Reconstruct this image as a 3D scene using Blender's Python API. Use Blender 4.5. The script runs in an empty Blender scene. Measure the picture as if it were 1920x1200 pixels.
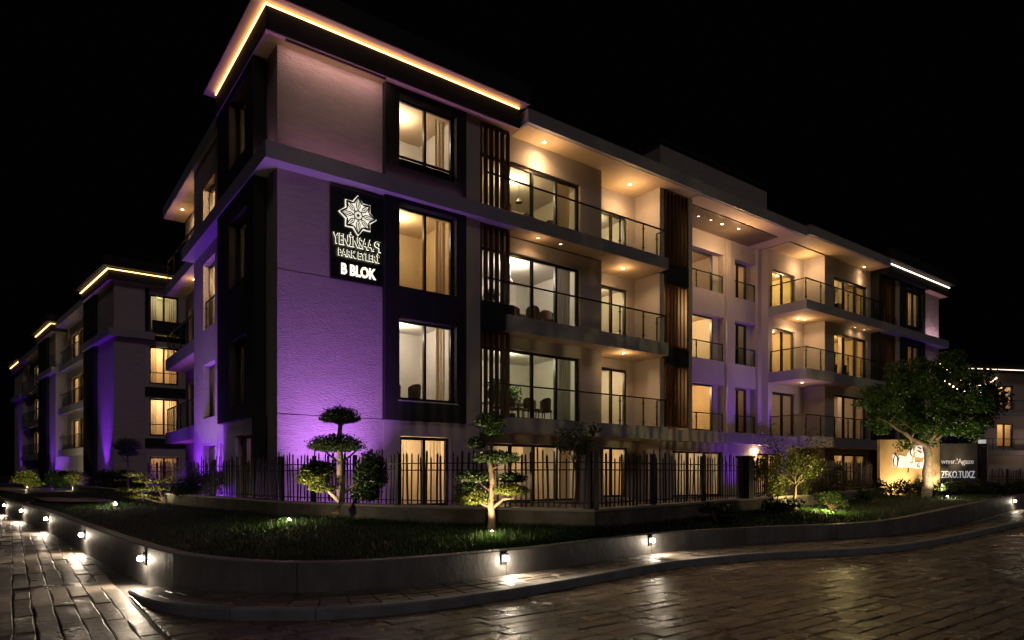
import bpy, math, random
import numpy as np
from mathutils import Vector, Matrix
random.seed(7); RNG = np.random.default_rng(7)
S = bpy.context.scene
COL = S.collection
R = math.radians
# ------------------------------------------------------------------ camera
cam = bpy.data.cameras.new("camera"); camo = bpy.data.objects.new("camera", cam); COL.objects.link(camo)
camo.location = (0, 0, 1.6); camo.rotation_euler = (R(90), 0, 0)
cam.sensor_width = 36.0; cam.lens = 36.0 * 1249 / 1920; cam.shift_y = (888 - 600) / 1920
cam.clip_start = 0.1; cam.clip_end = 2000
S.camera = camo
# ------------------------------------------------------------------ world (night) and ambient fill
W = bpy.data.worlds.new("World"); S.world = W; W.use_nodes = True
nt = W.node_tree; bg = nt.nodes["Background"]
sky = nt.nodes.new("ShaderNodeTexSky"); sky.sky_type = 'NISHITA'; sky.sun_disc = False
sky.sun_elevation = R(-6); sky.sun_rotation = R(200)
mixc = nt.nodes.new("ShaderNodeMix"); mixc.data_type = 'RGBA'; mixc.inputs[0].default_value = 0.02
mixc.inputs[6].default_value = (0.00045, 0.00045, 0.0006, 1)
nt.links.new(sky.outputs[0], mixc.inputs[7]); nt.links.new(mixc.outputs[2], bg.inputs[0]); bg.inputs[1].default_value = 1.0
sl = bpy.data.lights.new("ambient_fill", 'SUN'); sl.energy = 0.155; sl.angle = R(14); sl.color = (1.0, 0.86, 0.82)  # added soft sun lamp standing in for ambient street light on the facades
so = bpy.data.objects.new("ambient_fill", sl); COL.objects.link(so)
so.rotation_euler = Vector((-0.20, 0.76, -0.60)).to_track_quat('-Z', 'Y').to_euler()
S.view_settings.view_transform = 'Standard'; S.view_settings.look = 'None'
S.view_settings.exposure = 0.0; S.view_settings.gamma = 1.0; S.view_settings.use_curve_mapping = False
S.render.engine = 'CYCLES'
S.cycles.use_denoising = True; S.cycles.use_light_tree = True
S.cycles.max_bounces = 6; S.cycles.diffuse_bounces = 3; S.cycles.glossy_bounces = 3
S.cycles.transparent_max_bounces = 16; S.cycles.transmission_bounces = 3
S.cycles.sample_clamp_indirect = 3.0; S.cycles.caustics_reflective = False; S.cycles.caustics_refractive = False

# ------------------------------------------------------------------ materials
def mat(name, col, rough=0.6, metal=0.0, noise=None, bump=None, spec=0.5, emit=None, es=0.0, stretch=(1, 1, 1), extra=None, subs=0.0):
    """noise=(scale, amount, col2) mottles the colour; bump=(scale, strength, dist); stretch scales the texture space"""
    m = bpy.data.materials.new(name); m.use_nodes = True
    t = m.node_tree; b = t.nodes["Principled BSDF"]
    b.inputs["Base Color"].default_value = (*col, 1); b.inputs["Roughness"].default_value = rough
    b.inputs["Metallic"].default_value = metal; b.inputs["Specular IOR Level"].default_value = spec
    if emit: b.inputs["Emission Color"].default_value = (*emit, 1); b.inputs["Emission Strength"].default_value = es
    if noise or bump:
        tc = t.nodes.new("ShaderNodeTexCoord"); mp = t.nodes.new("ShaderNodeMapping"); mp.inputs[3].default_value = stretch
        t.links.new(tc.outputs["Object"], mp.inputs[0])
    if noise:
        n = t.nodes.new("ShaderNodeTexNoise"); n.inputs["Scale"].default_value = noise[0]; n.inputs["Detail"].default_value = 6
        n.inputs["Roughness"].default_value = 0.65
        t.links.new(mp.outputs[0], n.inputs[0])
        r = t.nodes.new("ShaderNodeMapRange"); r.inputs[1].default_value = 0.35; r.inputs[2].default_value = 0.65
        r.inputs[3].default_value = 0; r.inputs[4].default_value = noise[1]
        t.links.new(n.outputs["Fac"], r.inputs[0])
        mx = t.nodes.new("ShaderNodeMix"); mx.data_type = 'RGBA'; mx.inputs[6].default_value = (*col, 1); mx.inputs[7].default_value = (*noise[2], 1)
        t.links.new(r.outputs[0], mx.inputs[0]); t.links.new(mx.outputs[2], b.inputs["Base Color"])
        if extra == 'random':
            oi = t.nodes.new("ShaderNodeObjectInfo"); hs = t.nodes.new("ShaderNodeHueSaturation")
            mr = t.nodes.new("ShaderNodeMapRange"); mr.inputs[3].default_value = 0.65; mr.inputs[4].default_value = 1.4
            ge = t.nodes.new("ShaderNodeNewGeometry"); ad = t.nodes.new("ShaderNodeMath"); ad.operation = 'ADD'; fc = t.nodes.new("ShaderNodeMath"); fc.operation = 'FRACT'
            t.links.new(oi.outputs["Random"], ad.inputs[0]); t.links.new(ge.outputs["Random Per Island"], ad.inputs[1]); t.links.new(ad.outputs[0], fc.inputs[0])
            t.links.new(fc.outputs[0], mr.inputs[0]); t.links.new(mr.outputs[0], hs.inputs["Value"])
            t.links.new(mx.outputs[2], hs.inputs["Color"]); t.links.new(hs.outputs[0], b.inputs["Base Color"])
    if bump:
        n2 = t.nodes.new("ShaderNodeTexNoise"); n2.inputs["Scale"].default_value = bump[0]; n2.inputs["Detail"].default_value = 8
        n2.inputs["Roughness"].default_value = 0.6
        t.links.new(mp.outputs[0], n2.inputs[0])
        bp = t.nodes.new("ShaderNodeBump"); bp.inputs["Strength"].default_value = bump[1]; bp.inputs["Distance"].default_value = bump[2]
        t.links.new(n2.outputs["Fac"], bp.inputs["Height"]); t.links.new(bp.outputs[0], b.inputs["Normal"])
    return m
def glass(name, refl=0.5, tint=(1, 1, 1)):
    m = bpy.data.materials.new(name); m.use_nodes = True; t = m.node_tree; t.nodes.clear()
    o = t.nodes.new("ShaderNodeOutputMaterial"); mx = t.nodes.new("ShaderNodeMixShader")
    tr = t.nodes.new("ShaderNodeBsdfTransparent"); tr.inputs[0].default_value = (*tint, 1)
    g = t.nodes.new("ShaderNodeBsdfGlossy"); g.inputs["Roughness"].default_value = 0.02
    fr = t.nodes.new("ShaderNodeLayerWeight"); pw = t.nodes.new("ShaderNodeMath"); pw.operation = 'POWER'; pw.inputs[1].default_value = 5
    mu = t.nodes.new("ShaderNodeMath"); mu.operation = 'MULTIPLY_ADD'; mu.inputs[1].default_value = refl; mu.inputs[2].default_value = .02
    t.links.new(fr.outputs["Facing"], pw.inputs[0]); t.links.new(pw.outputs[0], mu.inputs[0]); t.links.new(mu.outputs[0], mx.inputs[0])
    t.links.new(tr.outputs[0], mx.inputs[1]); t.links.new(g.outputs[0], mx.inputs[2]); t.links.new(mx.outputs[0], o.inputs[0])
    return m
def leafmat(name, c1, c2, trans=0.25):
    m = bpy.data.materials.new(name); m.use_nodes = True; t = m.node_tree; b = t.nodes["Principled BSDF"]
    g = t.nodes.new("ShaderNodeNewGeometry"); mx = t.nodes.new("ShaderNodeMix"); mx.data_type = 'RGBA'
    mx.inputs[6].default_value = (*c1, 1); mx.inputs[7].default_value = (*c2, 1)
    t.links.new(g.outputs["Random Per Island"], mx.inputs[0]); t.links.new(mx.outputs[2], b.inputs["Base Color"])
    b.inputs["Roughness"].default_value = 0.45; b.inputs["Specular IOR Level"].default_value = 0.35
    o = t.nodes["Material Output"]; tl = t.nodes.new("ShaderNodeBsdfTranslucent"); ms = t.nodes.new("ShaderNodeMixShader")
    ms.inputs[0].default_value = trans
    t.links.new(mx.outputs[2], tl.inputs[0]); t.links.new(b.outputs[0], ms.inputs[1]); t.links.new(tl.outputs[0], ms.inputs[2])
    t.links.new(ms.outputs[0], o.inputs[0])
    return m
M = {}
M['stucco'] = mat("combed_stucco", (.50, .43, .40), .8, noise=(2.2, .6, (.36, .30, .28)), bump=(9, 1.0, .06), stretch=(1.0, 1.0, 5.0))
M['render'] = mat("smooth_render", (.46, .40, .38), .8, noise=(.9, .5, (.36, .31, .30)), bump=(30, .12, .01))
M['band'] = mat("grey_band_paint", (.30, .29, .31), .6, noise=(1.5, .5, (.22, .215, .23)), bump=(40, .08, .01))
M['char'] = mat("charcoal_cladding", (.024, .024, .025), .8, noise=(2, .5, (.016, .016, .017)), bump=(25, .1, .01), spec=.2)
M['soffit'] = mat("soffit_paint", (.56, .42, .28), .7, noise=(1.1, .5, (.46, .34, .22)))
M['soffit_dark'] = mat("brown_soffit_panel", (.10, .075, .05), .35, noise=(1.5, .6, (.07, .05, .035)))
M['wood'] = mat("brown_slat_wood", (.12, .058, .03), .55, noise=(5, .8, (.06, .03, .016)), bump=(30, .3, .01), stretch=(1, 1, .1))
M['frame'] = mat("dark_window_frame", (.02, .02, .022), .35)
M['metal'] = mat("dark_rail_metal", (.05, .05, .05), .3, metal=.8)
M['iron'] = mat("black_fence_iron", (.012, .011, .011), .5, noise=(9, .8, (.03, .02, .015)), bump=(30, .4, .01))
M['pane'] = glass("window_glass", .55)
M['railglass'] = glass("rail_glass", .6, (.94, .97, .95))
M['room'] = mat("room_wall_cream", (.62, .50, .36), .8, noise=(.8, .5, (.50, .40, .29)))
M['roomn'] = mat("room_wall_pale", (.60, .56, .50), .8, noise=(.8, .6, (.45, .42, .37)))
M['room2'] = mat('room_wall_tan', (.50, .36, .22), .8, noise=(.8, .6, (.38, .27, .17)))
M['room3'] = mat('room_wall_gold', (.58, .44, .24), .8, noise=(.8, .6, (.42, .31, .16)))
M['floorin'] = mat("room_floor_wood", (.22, .14, .08), .5, noise=(3, .6, (.14, .09, .05)))
def cloth(name, c, tr):
    m = bpy.data.materials.new(name); m.use_nodes = True; t = m.node_tree; b = t.nodes["Principled BSDF"]; b.inputs["Base Color"].default_value = (*c, 1); b.inputs["Roughness"].default_value = .9
    tl = t.nodes.new("ShaderNodeBsdfTranslucent"); tl.inputs[0].default_value = (*c, 1); ms = t.nodes.new("ShaderNodeMixShader"); ms.inputs[0].default_value = tr
    t.links.new(b.outputs[0], ms.inputs[1]); t.links.new(tl.outputs[0], ms.inputs[2]); t.links.new(ms.outputs[0], t.nodes["Material Output"].inputs[0]); return m
M['curtain'] = cloth("cream_curtain_cloth", (.70, .58, .42), .6)
M['curtaing'] = cloth("grey_curtain_cloth", (.42, .39, .35), .5)
M['chair'] = mat("brown_chair_fabric", (.10, .055, .03), .7, noise=(5, .6, (.06, .035, .02)))
M['chaird'] = mat("dark_chair_fabric", (.035, .03, .03), .7)
M['tablem'] = mat("table_wood", (.16, .09, .05), .4)
def pavermat(name, c1, c2, rough):
    m = bpy.data.materials.new(name); m.use_nodes = True; t = m.node_tree; b = t.nodes["Principled BSDF"]; N = t.nodes.new; K = t.links.new
    tc = N("ShaderNodeTexCoord"); vr = N("ShaderNodeVectorRotate"); vr.rotation_type = 'Z_AXIS'; vr.inputs["Angle"].default_value = -math.atan2(.601, .799)
    K(tc.outputs["Object"], vr.inputs["Vector"]); mp = N("ShaderNodeMapping"); mp.inputs[3].default_value = (1.0, 3.6, 1); K(vr.outputs[0], mp.inputs[0])
    def noise(sc, det, src, dist=0.0):
        n = N("ShaderNodeTexNoise"); n.inputs["Scale"].default_value = sc; n.inputs["Detail"].default_value = det; n.inputs["Roughness"].default_value = .6; n.inputs["Distortion"].default_value = dist; K(src, n.inputs[0]); return n
    n1 = noise(2.6, 6, vr.outputs[0]); r = N("ShaderNodeMapRange"); r.inputs[1].default_value = .35; r.inputs[2].default_value = .65; K(n1.outputs["Fac"], r.inputs[0])
    mx = N("ShaderNodeMix"); mx.data_type = 'RGBA'; mx.inputs[6].default_value = (*c1, 1); mx.inputs[7].default_value = (*c2, 1); K(r.outputs[0], mx.inputs[0])
    oi = N("ShaderNodeObjectInfo"); ge = N("ShaderNodeNewGeometry"); ad = N("ShaderNodeMath"); fc = N("ShaderNodeMath"); fc.operation = 'FRACT'
    K(oi.outputs["Random"], ad.inputs[0]); K(ge.outputs["Random Per Island"], ad.inputs[1]); K(ad.outputs[0], fc.inputs[0])
    mr = N("ShaderNodeMapRange"); mr.inputs[3].default_value = .55; mr.inputs[4].default_value = 1.5; K(fc.outputs[0], mr.inputs[0])
    hs = N("ShaderNodeHueSaturation"); K(mr.outputs[0], hs.inputs["Value"]); K(mx.outputs[2], hs.inputs["Color"]); K(hs.outputs[0], b.inputs["Base Color"])
    n2 = noise(2.2, 4, mp.outputs[0], .6); n3 = noise(13, 7, mp.outputs[0], .3); b1 = N("ShaderNodeBump"); b1.inputs["Strength"].default_value = 1; b1.inputs["Distance"].default_value = .022
    b2 = N("ShaderNodeBump"); b2.inputs["Strength"].default_value = .8; b2.inputs["Distance"].default_value = .019
    K(n2.outputs["Fac"], b1.inputs["Height"]); K(n3.outputs["Fac"], b2.inputs["Height"]); K(b1.outputs[0], b2.inputs["Normal"]); K(b2.outputs[0], b.inputs["Normal"])
    n4 = noise(1.3, 3, tc.outputs["Object"]); rr = N("ShaderNodeMapRange"); rr.inputs[1].default_value = .3; rr.inputs[2].default_value = .7; rr.inputs[3].default_value = rough-.07; rr.inputs[4].default_value = rough+.18
    K(n4.outputs["Fac"], rr.inputs[0]); K(rr.outputs[0], b.inputs["Roughness"]); b.inputs["Specular IOR Level"].default_value = .6
    return m
M['paver'] = pavermat("wet_brown_paver", (.150, .116, .090), (.078, .061, .048), .23)
M['paverl'] = pavermat("wet_grey_paver", (.18, .155, .13), (.095, .082, .070), .31)
M['joint'] = mat("dark_paving_joint", (.018, .015, .013), .7, bump=(20, .5, .02))
M['conc'] = mat("kerb_concrete", (.30, .315, .34), .6, noise=(2.5, .8, (.19, .195, .205)), bump=(18, .35, .015))
M['wallc'] = mat("retaining_concrete", (.24, .235, .235), .6, noise=(1.8, .9, (.12, .115, .11)), bump=(12, .5, .02), stretch=(1, 1, .6))
M['oldwall'] = mat("old_garden_concrete", (.17, .155, .14), .85, noise=(1.6, 1, (.07, .065, .058)), bump=(9, .7, .03))
M['cap'] = mat("pale_coping", (.30, .27, .25), .6, noise=(3, .6, (.2, .18, .165)), bump=(20, .3, .01))
M['lawn'] = mat("lawn_soil", (.018, .026, .010), .95, noise=(3, .8, (.008, .012, .005)), bump=(12, .8, .05))
M['terrace'] = mat("terrace_paving", (.16, .14, .13), .6, noise=(2, .8, (.1, .09, .08)), bump=(8, .3, .02))
M['ground'] = mat("far_ground", (.02, .02, .018), .9, noise=(.3, .8, (.012, .012, .01)))
M['bark'] = mat("tree_bark", (.22, .155, .10), .85, noise=(9, 1, (.07, .05, .035)), bump=(16, 1.0, .05), stretch=(1, 1, .35))
M['barkpale'] = mat("pale_bark", (.34, .27, .20), .85, noise=(16, 1, (.13, .10, .075)), bump=(22, 1.0, .04))
M['leafdark'] = leafmat("dark_needle_leaves", (.018, .035, .012), (.045, .075, .02))
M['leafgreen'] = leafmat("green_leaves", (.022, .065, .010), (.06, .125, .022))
M['leaflit'] = leafmat("lamplit_leaves", (.07, .095, .018), (.14, .15, .03))  # for lamp-lit foliage: the yellow lamp light is put into the leaf colour
M['grass'] = leafmat("grass_blades", (.009, .034, .005), (.030, .075, .011), .15)
M['sign'] = mat("sign_panel_black", (.02, .022, .02), .3)
M['signletter'] = mat("sign_letter_black", (.006, .005, .004), .4)
M['halo'] = mat("sign_halo_light", (.8, .8, .7), .5, emit=(1, .96, .72), es=1.9)
M['halolog'] = mat("sign_emblem_light", (.8, .8, .7), .5, emit=(1, .93, .76), es=.95)
M['blok'] = mat("sign_block_letter_light", (.8, .7, .6), .5, emit=(1, .86, .62), es=1.7)
M['led'] = mat("warm_led_strip", (1, .8, .5), .5, emit=(1, .57, .18), es=5.0)
M['ledw'] = mat("pale_led_strip", (1, .8, .5), .5, emit=(1, .72, .55), es=3.6)
M['lens'] = mat("lamp_lens", (1, 1, 1), .3, emit=(1, .86, .66), es=55.0)
M['lensy'] = mat("downlight_lens", (1, 1, 1), .3, emit=(1, .78, .5), es=28.0)
M['lensdim'] = mat("downlight_lens_dim", (1, 1, 1), .3, emit=(1, .7, .4), es=3.5)
M['violet'] = mat("violet_lens", (.5, .3, 1), .3, emit=(.45, .12, 1), es=8.0)
M['bulb'] = mat("string_bulb", (1, 1, 1), .3, emit=(1, .72, .42), es=14.0)
M['signbeige'] = mat("beige_sign_wall", (.46, .35, .20), .75, noise=(2, .5, (.36, .27, .15)), bump=(20, .15, .01))
M['signgrey'] = mat("grey_sign_wall", (.11, .105, .11), .6, noise=(2, .6, (.07, .07, .07)))
M['white'] = mat("white_letter", (.8, .8, .82), .4, emit=(.9, .93, 1), es=.35)
M['whitesoft'] = mat("soft_white_letter", (.7, .7, .7), .4, emit=(1, .95, .9), es=.25)
M['lamp_body'] = mat("lamp_body_metal", (.03, .03, .03), .35, metal=.6)
M['soil'] = mat("dark_soil", (.03, .022, .016), .95)

# ------------------------------------------------------------------ mesh helpers
RL = 1.9
class MB:
    def __init__(s): s.v = []; s.f = []
    def quad(s, a, b, c, d): n = len(s.v); s.v += [a, b, c, d]; s.f.append((n, n+1, n+2, n+3))
    def poly(s, pts): n = len(s.v); s.v += list(pts); s.f.append(tuple(range(n, n+len(pts))))
    def box(s, x0, x1, y0, y1, z0, z1):
        n = len(s.v)
        s.v += [(x0,y0,z0),(x1,y0,z0),(x1,y1,z0),(x0,y1,z0),(x0,y0,z1),(x1,y0,z1),(x1,y1,z1),(x0,y1,z1)]
        s.f += [(n,n+3,n+2,n+1),(n+4,n+5,n+6,n+7),(n,n+1,n+5,n+4),(n+1,n+2,n+6,n+5),(n+2,n+3,n+7,n+6),(n+3,n,n+4,n+7)]
        return s
    def tbox(s, T, a0, a1, d0, d1, z0, z1):
        p = T(a0, d0, z0); q = T(a1, d1, z1)
        return s.box(min(p[0],q[0]), max(p[0],q[0]), min(p[1],q[1]), max(p[1],q[1]), z0, z1)
    def prism(s, pts, z0, z1):
        n = len(s.v); k = len(pts)
        s.v += [(p[0], p[1], z0) for p in pts] + [(p[0], p[1], z1) for p in pts]
        s.f.append(tuple(range(n+k-1, n-1, -1))); s.f.append(tuple(range(n+k, n+2*k)))
        for i in range(k): j = (i+1) % k; s.f.append((n+i, n+j, n+k+j, n+k+i))
        return s
    def tube(s, pts, rad, seg=8, cap=True):
        pts = [Vector(p) for p in pts]
        if not hasattr(rad, '__len__'): rad = [rad]*len(pts)
        n0 = len(s.v); up = Vector((0, 0, 1))
        for i, p in enumerate(pts):
            d = (pts[min(i+1, len(pts)-1)] - pts[max(i-1, 0)]).normalized()
            a = d.cross(up if abs(d.z) < .95 else Vector((1, 0, 0))).normalized(); b = d.cross(a)
            for k in range(seg):
                t = 2*math.pi*k/seg; s.v.append(tuple(p + a*math.cos(t)*rad[i] + b*math.sin(t)*rad[i]))
        for i in range(len(pts)-1):
            for k in range(seg):
                k2 = (k+1) % seg; a = n0+i*seg
                s.f.append((a+k, a+k2, a+seg+k2, a+seg+k))
        if cap:
            s.f.append(tuple(n0+k for k in range(seg))); e = n0+(len(pts)-1)*seg; s.f.append(tuple(e+k for k in range(seg)))
        return s
    def mesh(s, name):
        m = bpy.data.meshes.new(name); m.from_pydata(s.v, [], s.f); m.update(); return m
    def build(s, name, m, parent=None, smooth=False, bevel=0):
        me = s.mesh(name)
        if m: me.materials.append(m)
        if smooth: me.shade_smooth()
        o = bpy.data.objects.new(name, me); COL.objects.link(o)
        if parent: o.parent = parent
        if bevel:
            b = o.modifiers.new("bevel", 'BEVEL'); b.width = bevel; b.segments = 2; b.limit_method = 'ANGLE'
        return o
def link(name, me, parent=None):
    o = bpy.data.objects.new(name, me); COL.objects.link(o); o.parent = parent; return o
def empty(name, loc=(0,0,0), rz=0):
    o = bpy.data.objects.new(name, None); COL.objects.link(o); o.location = loc; o.rotation_euler = (0, 0, rz); return o
LAB = set()
def tag(o, label, cat, group=None):
    if group is None:
        assert label not in LAB, label
    LAB.add(label)
    n = len(label.split()); assert 4 <= n <= 16, (n, label)
    o['label'] = label; o['category'] = cat
    if group: o['group'] = group
    return o
def struct(o, kind='structure'): o['kind'] = kind; return o
def light(name, kind, loc, energy, color, parent=None, aim=None, size=.05, spot=None, blend=.5, world=None):
    l = bpy.data.lights.new(name, kind); l.energy = energy; l.color = color
    if kind == 'AREA': l.shape = 'RECTANGLE'; l.size = size[0]; l.size_y = size[1]
    else: l.shadow_soft_size = size
    if kind == 'SPOT': l.spot_size = R(spot); l.spot_blend = blend
    o = bpy.data.objects.new(name, l); COL.objects.link(o); o.location = loc
    if aim is not None:
        o.rotation_euler = (Vector(aim)).to_track_quat('-Z', 'Y').to_euler()
    if parent: o.parent = parent
    return o
def disc(mb, c, n, r, seg=12):
    n = Vector(n).normalized(); a = n.cross(Vector((0, 0, 1)) if abs(n.z) < .9 else Vector((1, 0, 0))).normalized(); b = n.cross(a); c = Vector(c)
    mb.poly([tuple(c + a*math.cos(2*math.pi*k/seg)*r + b*math.sin(2*math.pi*k/seg)*r) for k in range(seg)])
def crspline(pts, step=.25):
    P = [Vector(p) for p in pts]; P = [P[0]*2-P[1]] + P + [P[-1]*2-P[-2]]; out = []
    for i in range(1, len(P)-2):
        n = max(2, int((P[i+1]-P[i]).length/step))
        for k in range(n):
            t = k/n; a, b, c, d = P[i-1], P[i], P[i+1], P[i+2]
            out.append(.5*((2*b)+(c-a)*t+(2*a-5*b+4*c-d)*t*t+(3*b-3*c+d-a)*t**3))
    out.append(P[-2]); return out
def cum(path):
    L = [0]
    for a, b in zip(path, path[1:]): L.append(L[-1]+(b-a).length)
    return L
def at(path, L, s):
    s = max(0, min(L[-1], s)); i = int(np.searchsorted(L, s)) - 1; i = max(0, min(len(path)-2, i))
    t = (s-L[i])/max(1e-9, L[i+1]-L[i]); p = path[i].lerp(path[i+1], t)
    d = (path[min(i+2, len(path)-1)]-path[max(0, i-1)]).normalized(); return p, d

# building frame: local x runs along the long front (u), local y runs into the building (v)
TH = math.atan2(.601, .799)
CX, CY = -6.06, 17.2
UD = Vector((.799, .601)); VD = Vector((-.601, .799))
def BW(u, v, z=0): return Vector((CX + UD.x*u + VD.x*v, CY + UD.y*u + VD.y*v, z))
TR = lambda a, d, z: (a, d, z)
TL = lambda a, d, z: (d, a, z)
def grid(mb, T, a0, a1, z0, z1, d0, d1, holes):
    """a wall between d0 and d1 with rectangular openings [(a0,a1,z0,z1)] and their reveals"""
    A = sorted({a0, a1} | {h[i] for h in holes for i in (0, 1) if a0 < h[i] < a1})
    Zs = sorted({z0, z1} | {h[i] for h in holes for i in (2, 3) if z0 < h[i] < z1})
    def solid(i, j):
        if i < 0 or j < 0 or i >= len(A)-1 or j >= len(Zs)-1: return False
        a = (A[i]+A[i+1])/2; z = (Zs[j]+Zs[j+1])/2
        return not any(h[0] < a < h[1] and h[2] < z < h[3] for h in holes)
    for i in range(len(A)-1):
        for j in range(len(Zs)-1):
            if not solid(i, j): continue
            p, q, r, t = A[i], A[i+1], Zs[j], Zs[j+1]
            for d in (d0, d1): mb.quad(T(p, d, r), T(q, d, r), T(q, d, t), T(p, d, t))
            if not solid(i-1, j): mb.quad(T(p, d0, r), T(p, d1, r), T(p, d1, t), T(p, d0, t))
            if not solid(i+1, j): mb.quad(T(q, d0, r), T(q, d1, r), T(q, d1, t), T(q, d0, t))
            if not solid(i, j-1): mb.quad(T(p, d0, r), T(q, d0, r), T(q, d1, r), T(p, d1, r))
            if not solid(i, j+1): mb.quad(T(p, d0, t), T(q, d0, t), T(q, d1, t), T(p, d1, t))
    return mb
def window(B, T, a0, a1, z0, z1, d, n=2, fw=.06, trans=None, splits=None):
    """frame and mullions as a part; each pane a sub-part"""
    mb = MB(); xs = splits or [a0+(a1-a0)*k/n for k in range(n+1)]
    mb.tbox(T, a0, a1, d-.04, d+.04, z1-fw, z1); mb.tbox(T, a0, a1, d-.04, d+.04, z0, z0+fw)
    for k, x in enumerate(xs):
        w = fw if 0 < k < len(xs)-1 else fw*.9
        lo = max(a0, x-w/2 if 0 < k < len(xs)-1 else (x if k == 0 else x-w)); mb.tbox(T, lo, lo+w, d-.055, d+.055, z0+fw, z1-fw)
    zs = [z0+fw] + ([trans] if trans else []) + [z1-fw]
    if trans: mb.tbox(T, a0, a1, d-.03, d+.03, trans-.025, trans+.025)
    w = mb.build("window", M['frame'], B)
    for i in range(len(xs)-1):
        for j in range(len(zs)-1):
            MB().tbox(T, xs[i]+fw*.4, xs[i+1]-fw*.4, d-.005, d+.005, zs[j], zs[j+1]).build("pane", M['pane'], w)
    return w
def room(B, T, a0, a1, z0, z1, d0, depth, m, floor=None):
    if m is M['room']: m = random.choice((M['room'], M['room'], M['room2'], M['room3'], M['roomn']))
    mb = MB(); d1 = d0+depth; e = .12
    mb.tbox(T, a0-e, a0, d0, d1, z0, z1); mb.tbox(T, a1, a1+e, d0, d1, z0, z1)
    mb.tbox(T, a0-e, a1+e, d1, d1+e, z0, z1); mb.tbox(T, a0-e, a1+e, d0, d1+e, z1, z1+.05)
    o = mb.build("room_wall", m, B)
    MB().tbox(T, a0-e, a1+e, d0, d1+e, z0-.05, z0).build("room_floor", floor or M['floorin'], B)
    return o
def roomlight(B, T, a, d, z, e, c, r=.12):
    e *= RL*random.choice((.75, .9, 1, 1.15))
    return light("room_light", 'POINT', T(a, d, z), e, c, B, size=r)
def curtain(BM, T, a0, a1, z0, z1, d, m, label, amp=.035, wl=.12, flare=0):
    mb = MB(); n = max(6, int((a1-a0)/.025)); rows = 4
    ph = random.random()*6
    for j in range(rows+1):
        for i in range(n+1):
            t = i/n; a = a0+(a1-a0)*t
            s = 1-flare*math.sin(math.pi*j/rows); a = a0+(a-a0)*s
            dd = d + amp*math.sin(2*math.pi*(t*(a1-a0))/wl+ph) + amp*.4*math.sin(9*t+j*.3)
            mb.v.append(T(a, dd, z0+(z1-z0)*j/rows))
    for j in range(rows):
        for i in range(n): k = j*(n+1)+i; mb.f.append((k, k+1, k+n+2, k+n+1))
    o = mb.build("curtain", m, None, smooth=True); o.matrix_world = BM
    return tag(o, label, "curtain")
def railing(B, T, runs, z, h=1.02, post=1.3, glassy=True):
    """runs: list of (a0,d0,a1,d1) on top of a slab at z; handrail part, posts and glass panels as sub-parts"""
    hr = MB()
    for a0, d0, a1, d1 in runs: hr.tbox(T, min(a0,a1)-.025, max(a0,a1)+.025, min(d0,d1)-.025, max(d0,d1)+.025, z+h, z+h+.045)
    r = hr.build("balcony_railing", M['metal'], B)
    for a0, d0, a1, d1 in runs:
        L = math.hypot(a1-a0, d1-d0); n = max(1, round(L/post))
        for k in range(n+1):
            a = a0+(a1-a0)*k/n; dd = d0+(d1-d0)*k/n
            p = MB().tbox(T, a-.02, a+.02, dd-.02, dd+.02, z, z+h); p.tbox(T, a-.045, a+.045, dd-.035, dd+.035, z+.12, z+.16); p.tbox(T, a-.045, a+.045, dd-.035, dd+.035, z+h-.2, z+h-.16)
            p.build("post", M['metal'], r)
            if k < n and glassy:
                b = a0+(a1-a0)*(k+1)/n; e = d0+(d1-d0)*(k+1)/n; g = .04
                if abs(b-a) > abs(e-dd): MB().tbox(T, a+g, b-g, dd-.006, dd+.006, z+.06, z+h-.03).build("glass_panel", M['railglass'], r)
                else: MB().tbox(T, a-.006, a+.006, min(dd,e)+g, max(dd,e)-g, z+.06, z+h-.03).build("glass_panel", M['railglass'], r)
    return r
def slats(B, T, a0, a1, d, z0, z1, n=6, w=.055):
    f = MB().tbox(T, a0, a1, d-.05, d+.05, z1-.08, z1).build("slat_screen", M['wood'], B)
    MB().tbox(T, a0, a1, d-.05, d+.05, z0, z0+.08).build("bottom_rail", M['wood'], f)
    me = MB().tbox(T, -w/2, w/2, -.08, .08, z0+.08, z1-.08).mesh("slat"); me.materials.append(M['wood'])
    for k in range(n):
        o = link("slat", me, f); a = a0+w/2+(a1-a0-w)*k/(n-1); o.location = T(a, d, 0)
        if random.random() < .5: o.rotation_euler = (0, 0, R(random.uniform(-2, 2)))
    return f

# ================================================================== MAIN BUILDING
B = empty("apartment_building", (CX, CY, 0), TH)
tag(B, "large pale apartment block with violet-lit corner wall and glowing roof edge, nearest the camera", "building")
BM = Matrix.Translation((CX, CY, 0)) @ Matrix.Rotation(TH, 4, 'Z')
Z0, S1a, S1, S2a, S2, S3a, S3, RF, RT = .62, 2.92, 3.40, 6.17, 6.66, 9.51, 9.95, 12.9, 13.35
mv = M
# corner wall (front) in three stacked panels with recessed seams
for (a, b) in ((0.3, 3.14), (3.17, 6.90), (6.93, S3a)): MB().box(0, 2.96, 0, .3, a, b).build("wall_panel", M['stucco'], B)
MB().box(.01, 2.95, .03, .28, 3.10, 6.95).build("seam_backing", M['render'], B)
MB().box(0, 2.96, 0, .3, S3, 12.72).build("wall_panel", M['stucco'], B)
# side return of the corner (left facade, thin strip)
MB().box(0, .3, .303, 1.0, .3, S3a).build("wall", M['render'], B)
MB().box(0, .3, .303, 1.0, S3, 12.72).build("wall", M['render'], B)
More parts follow.
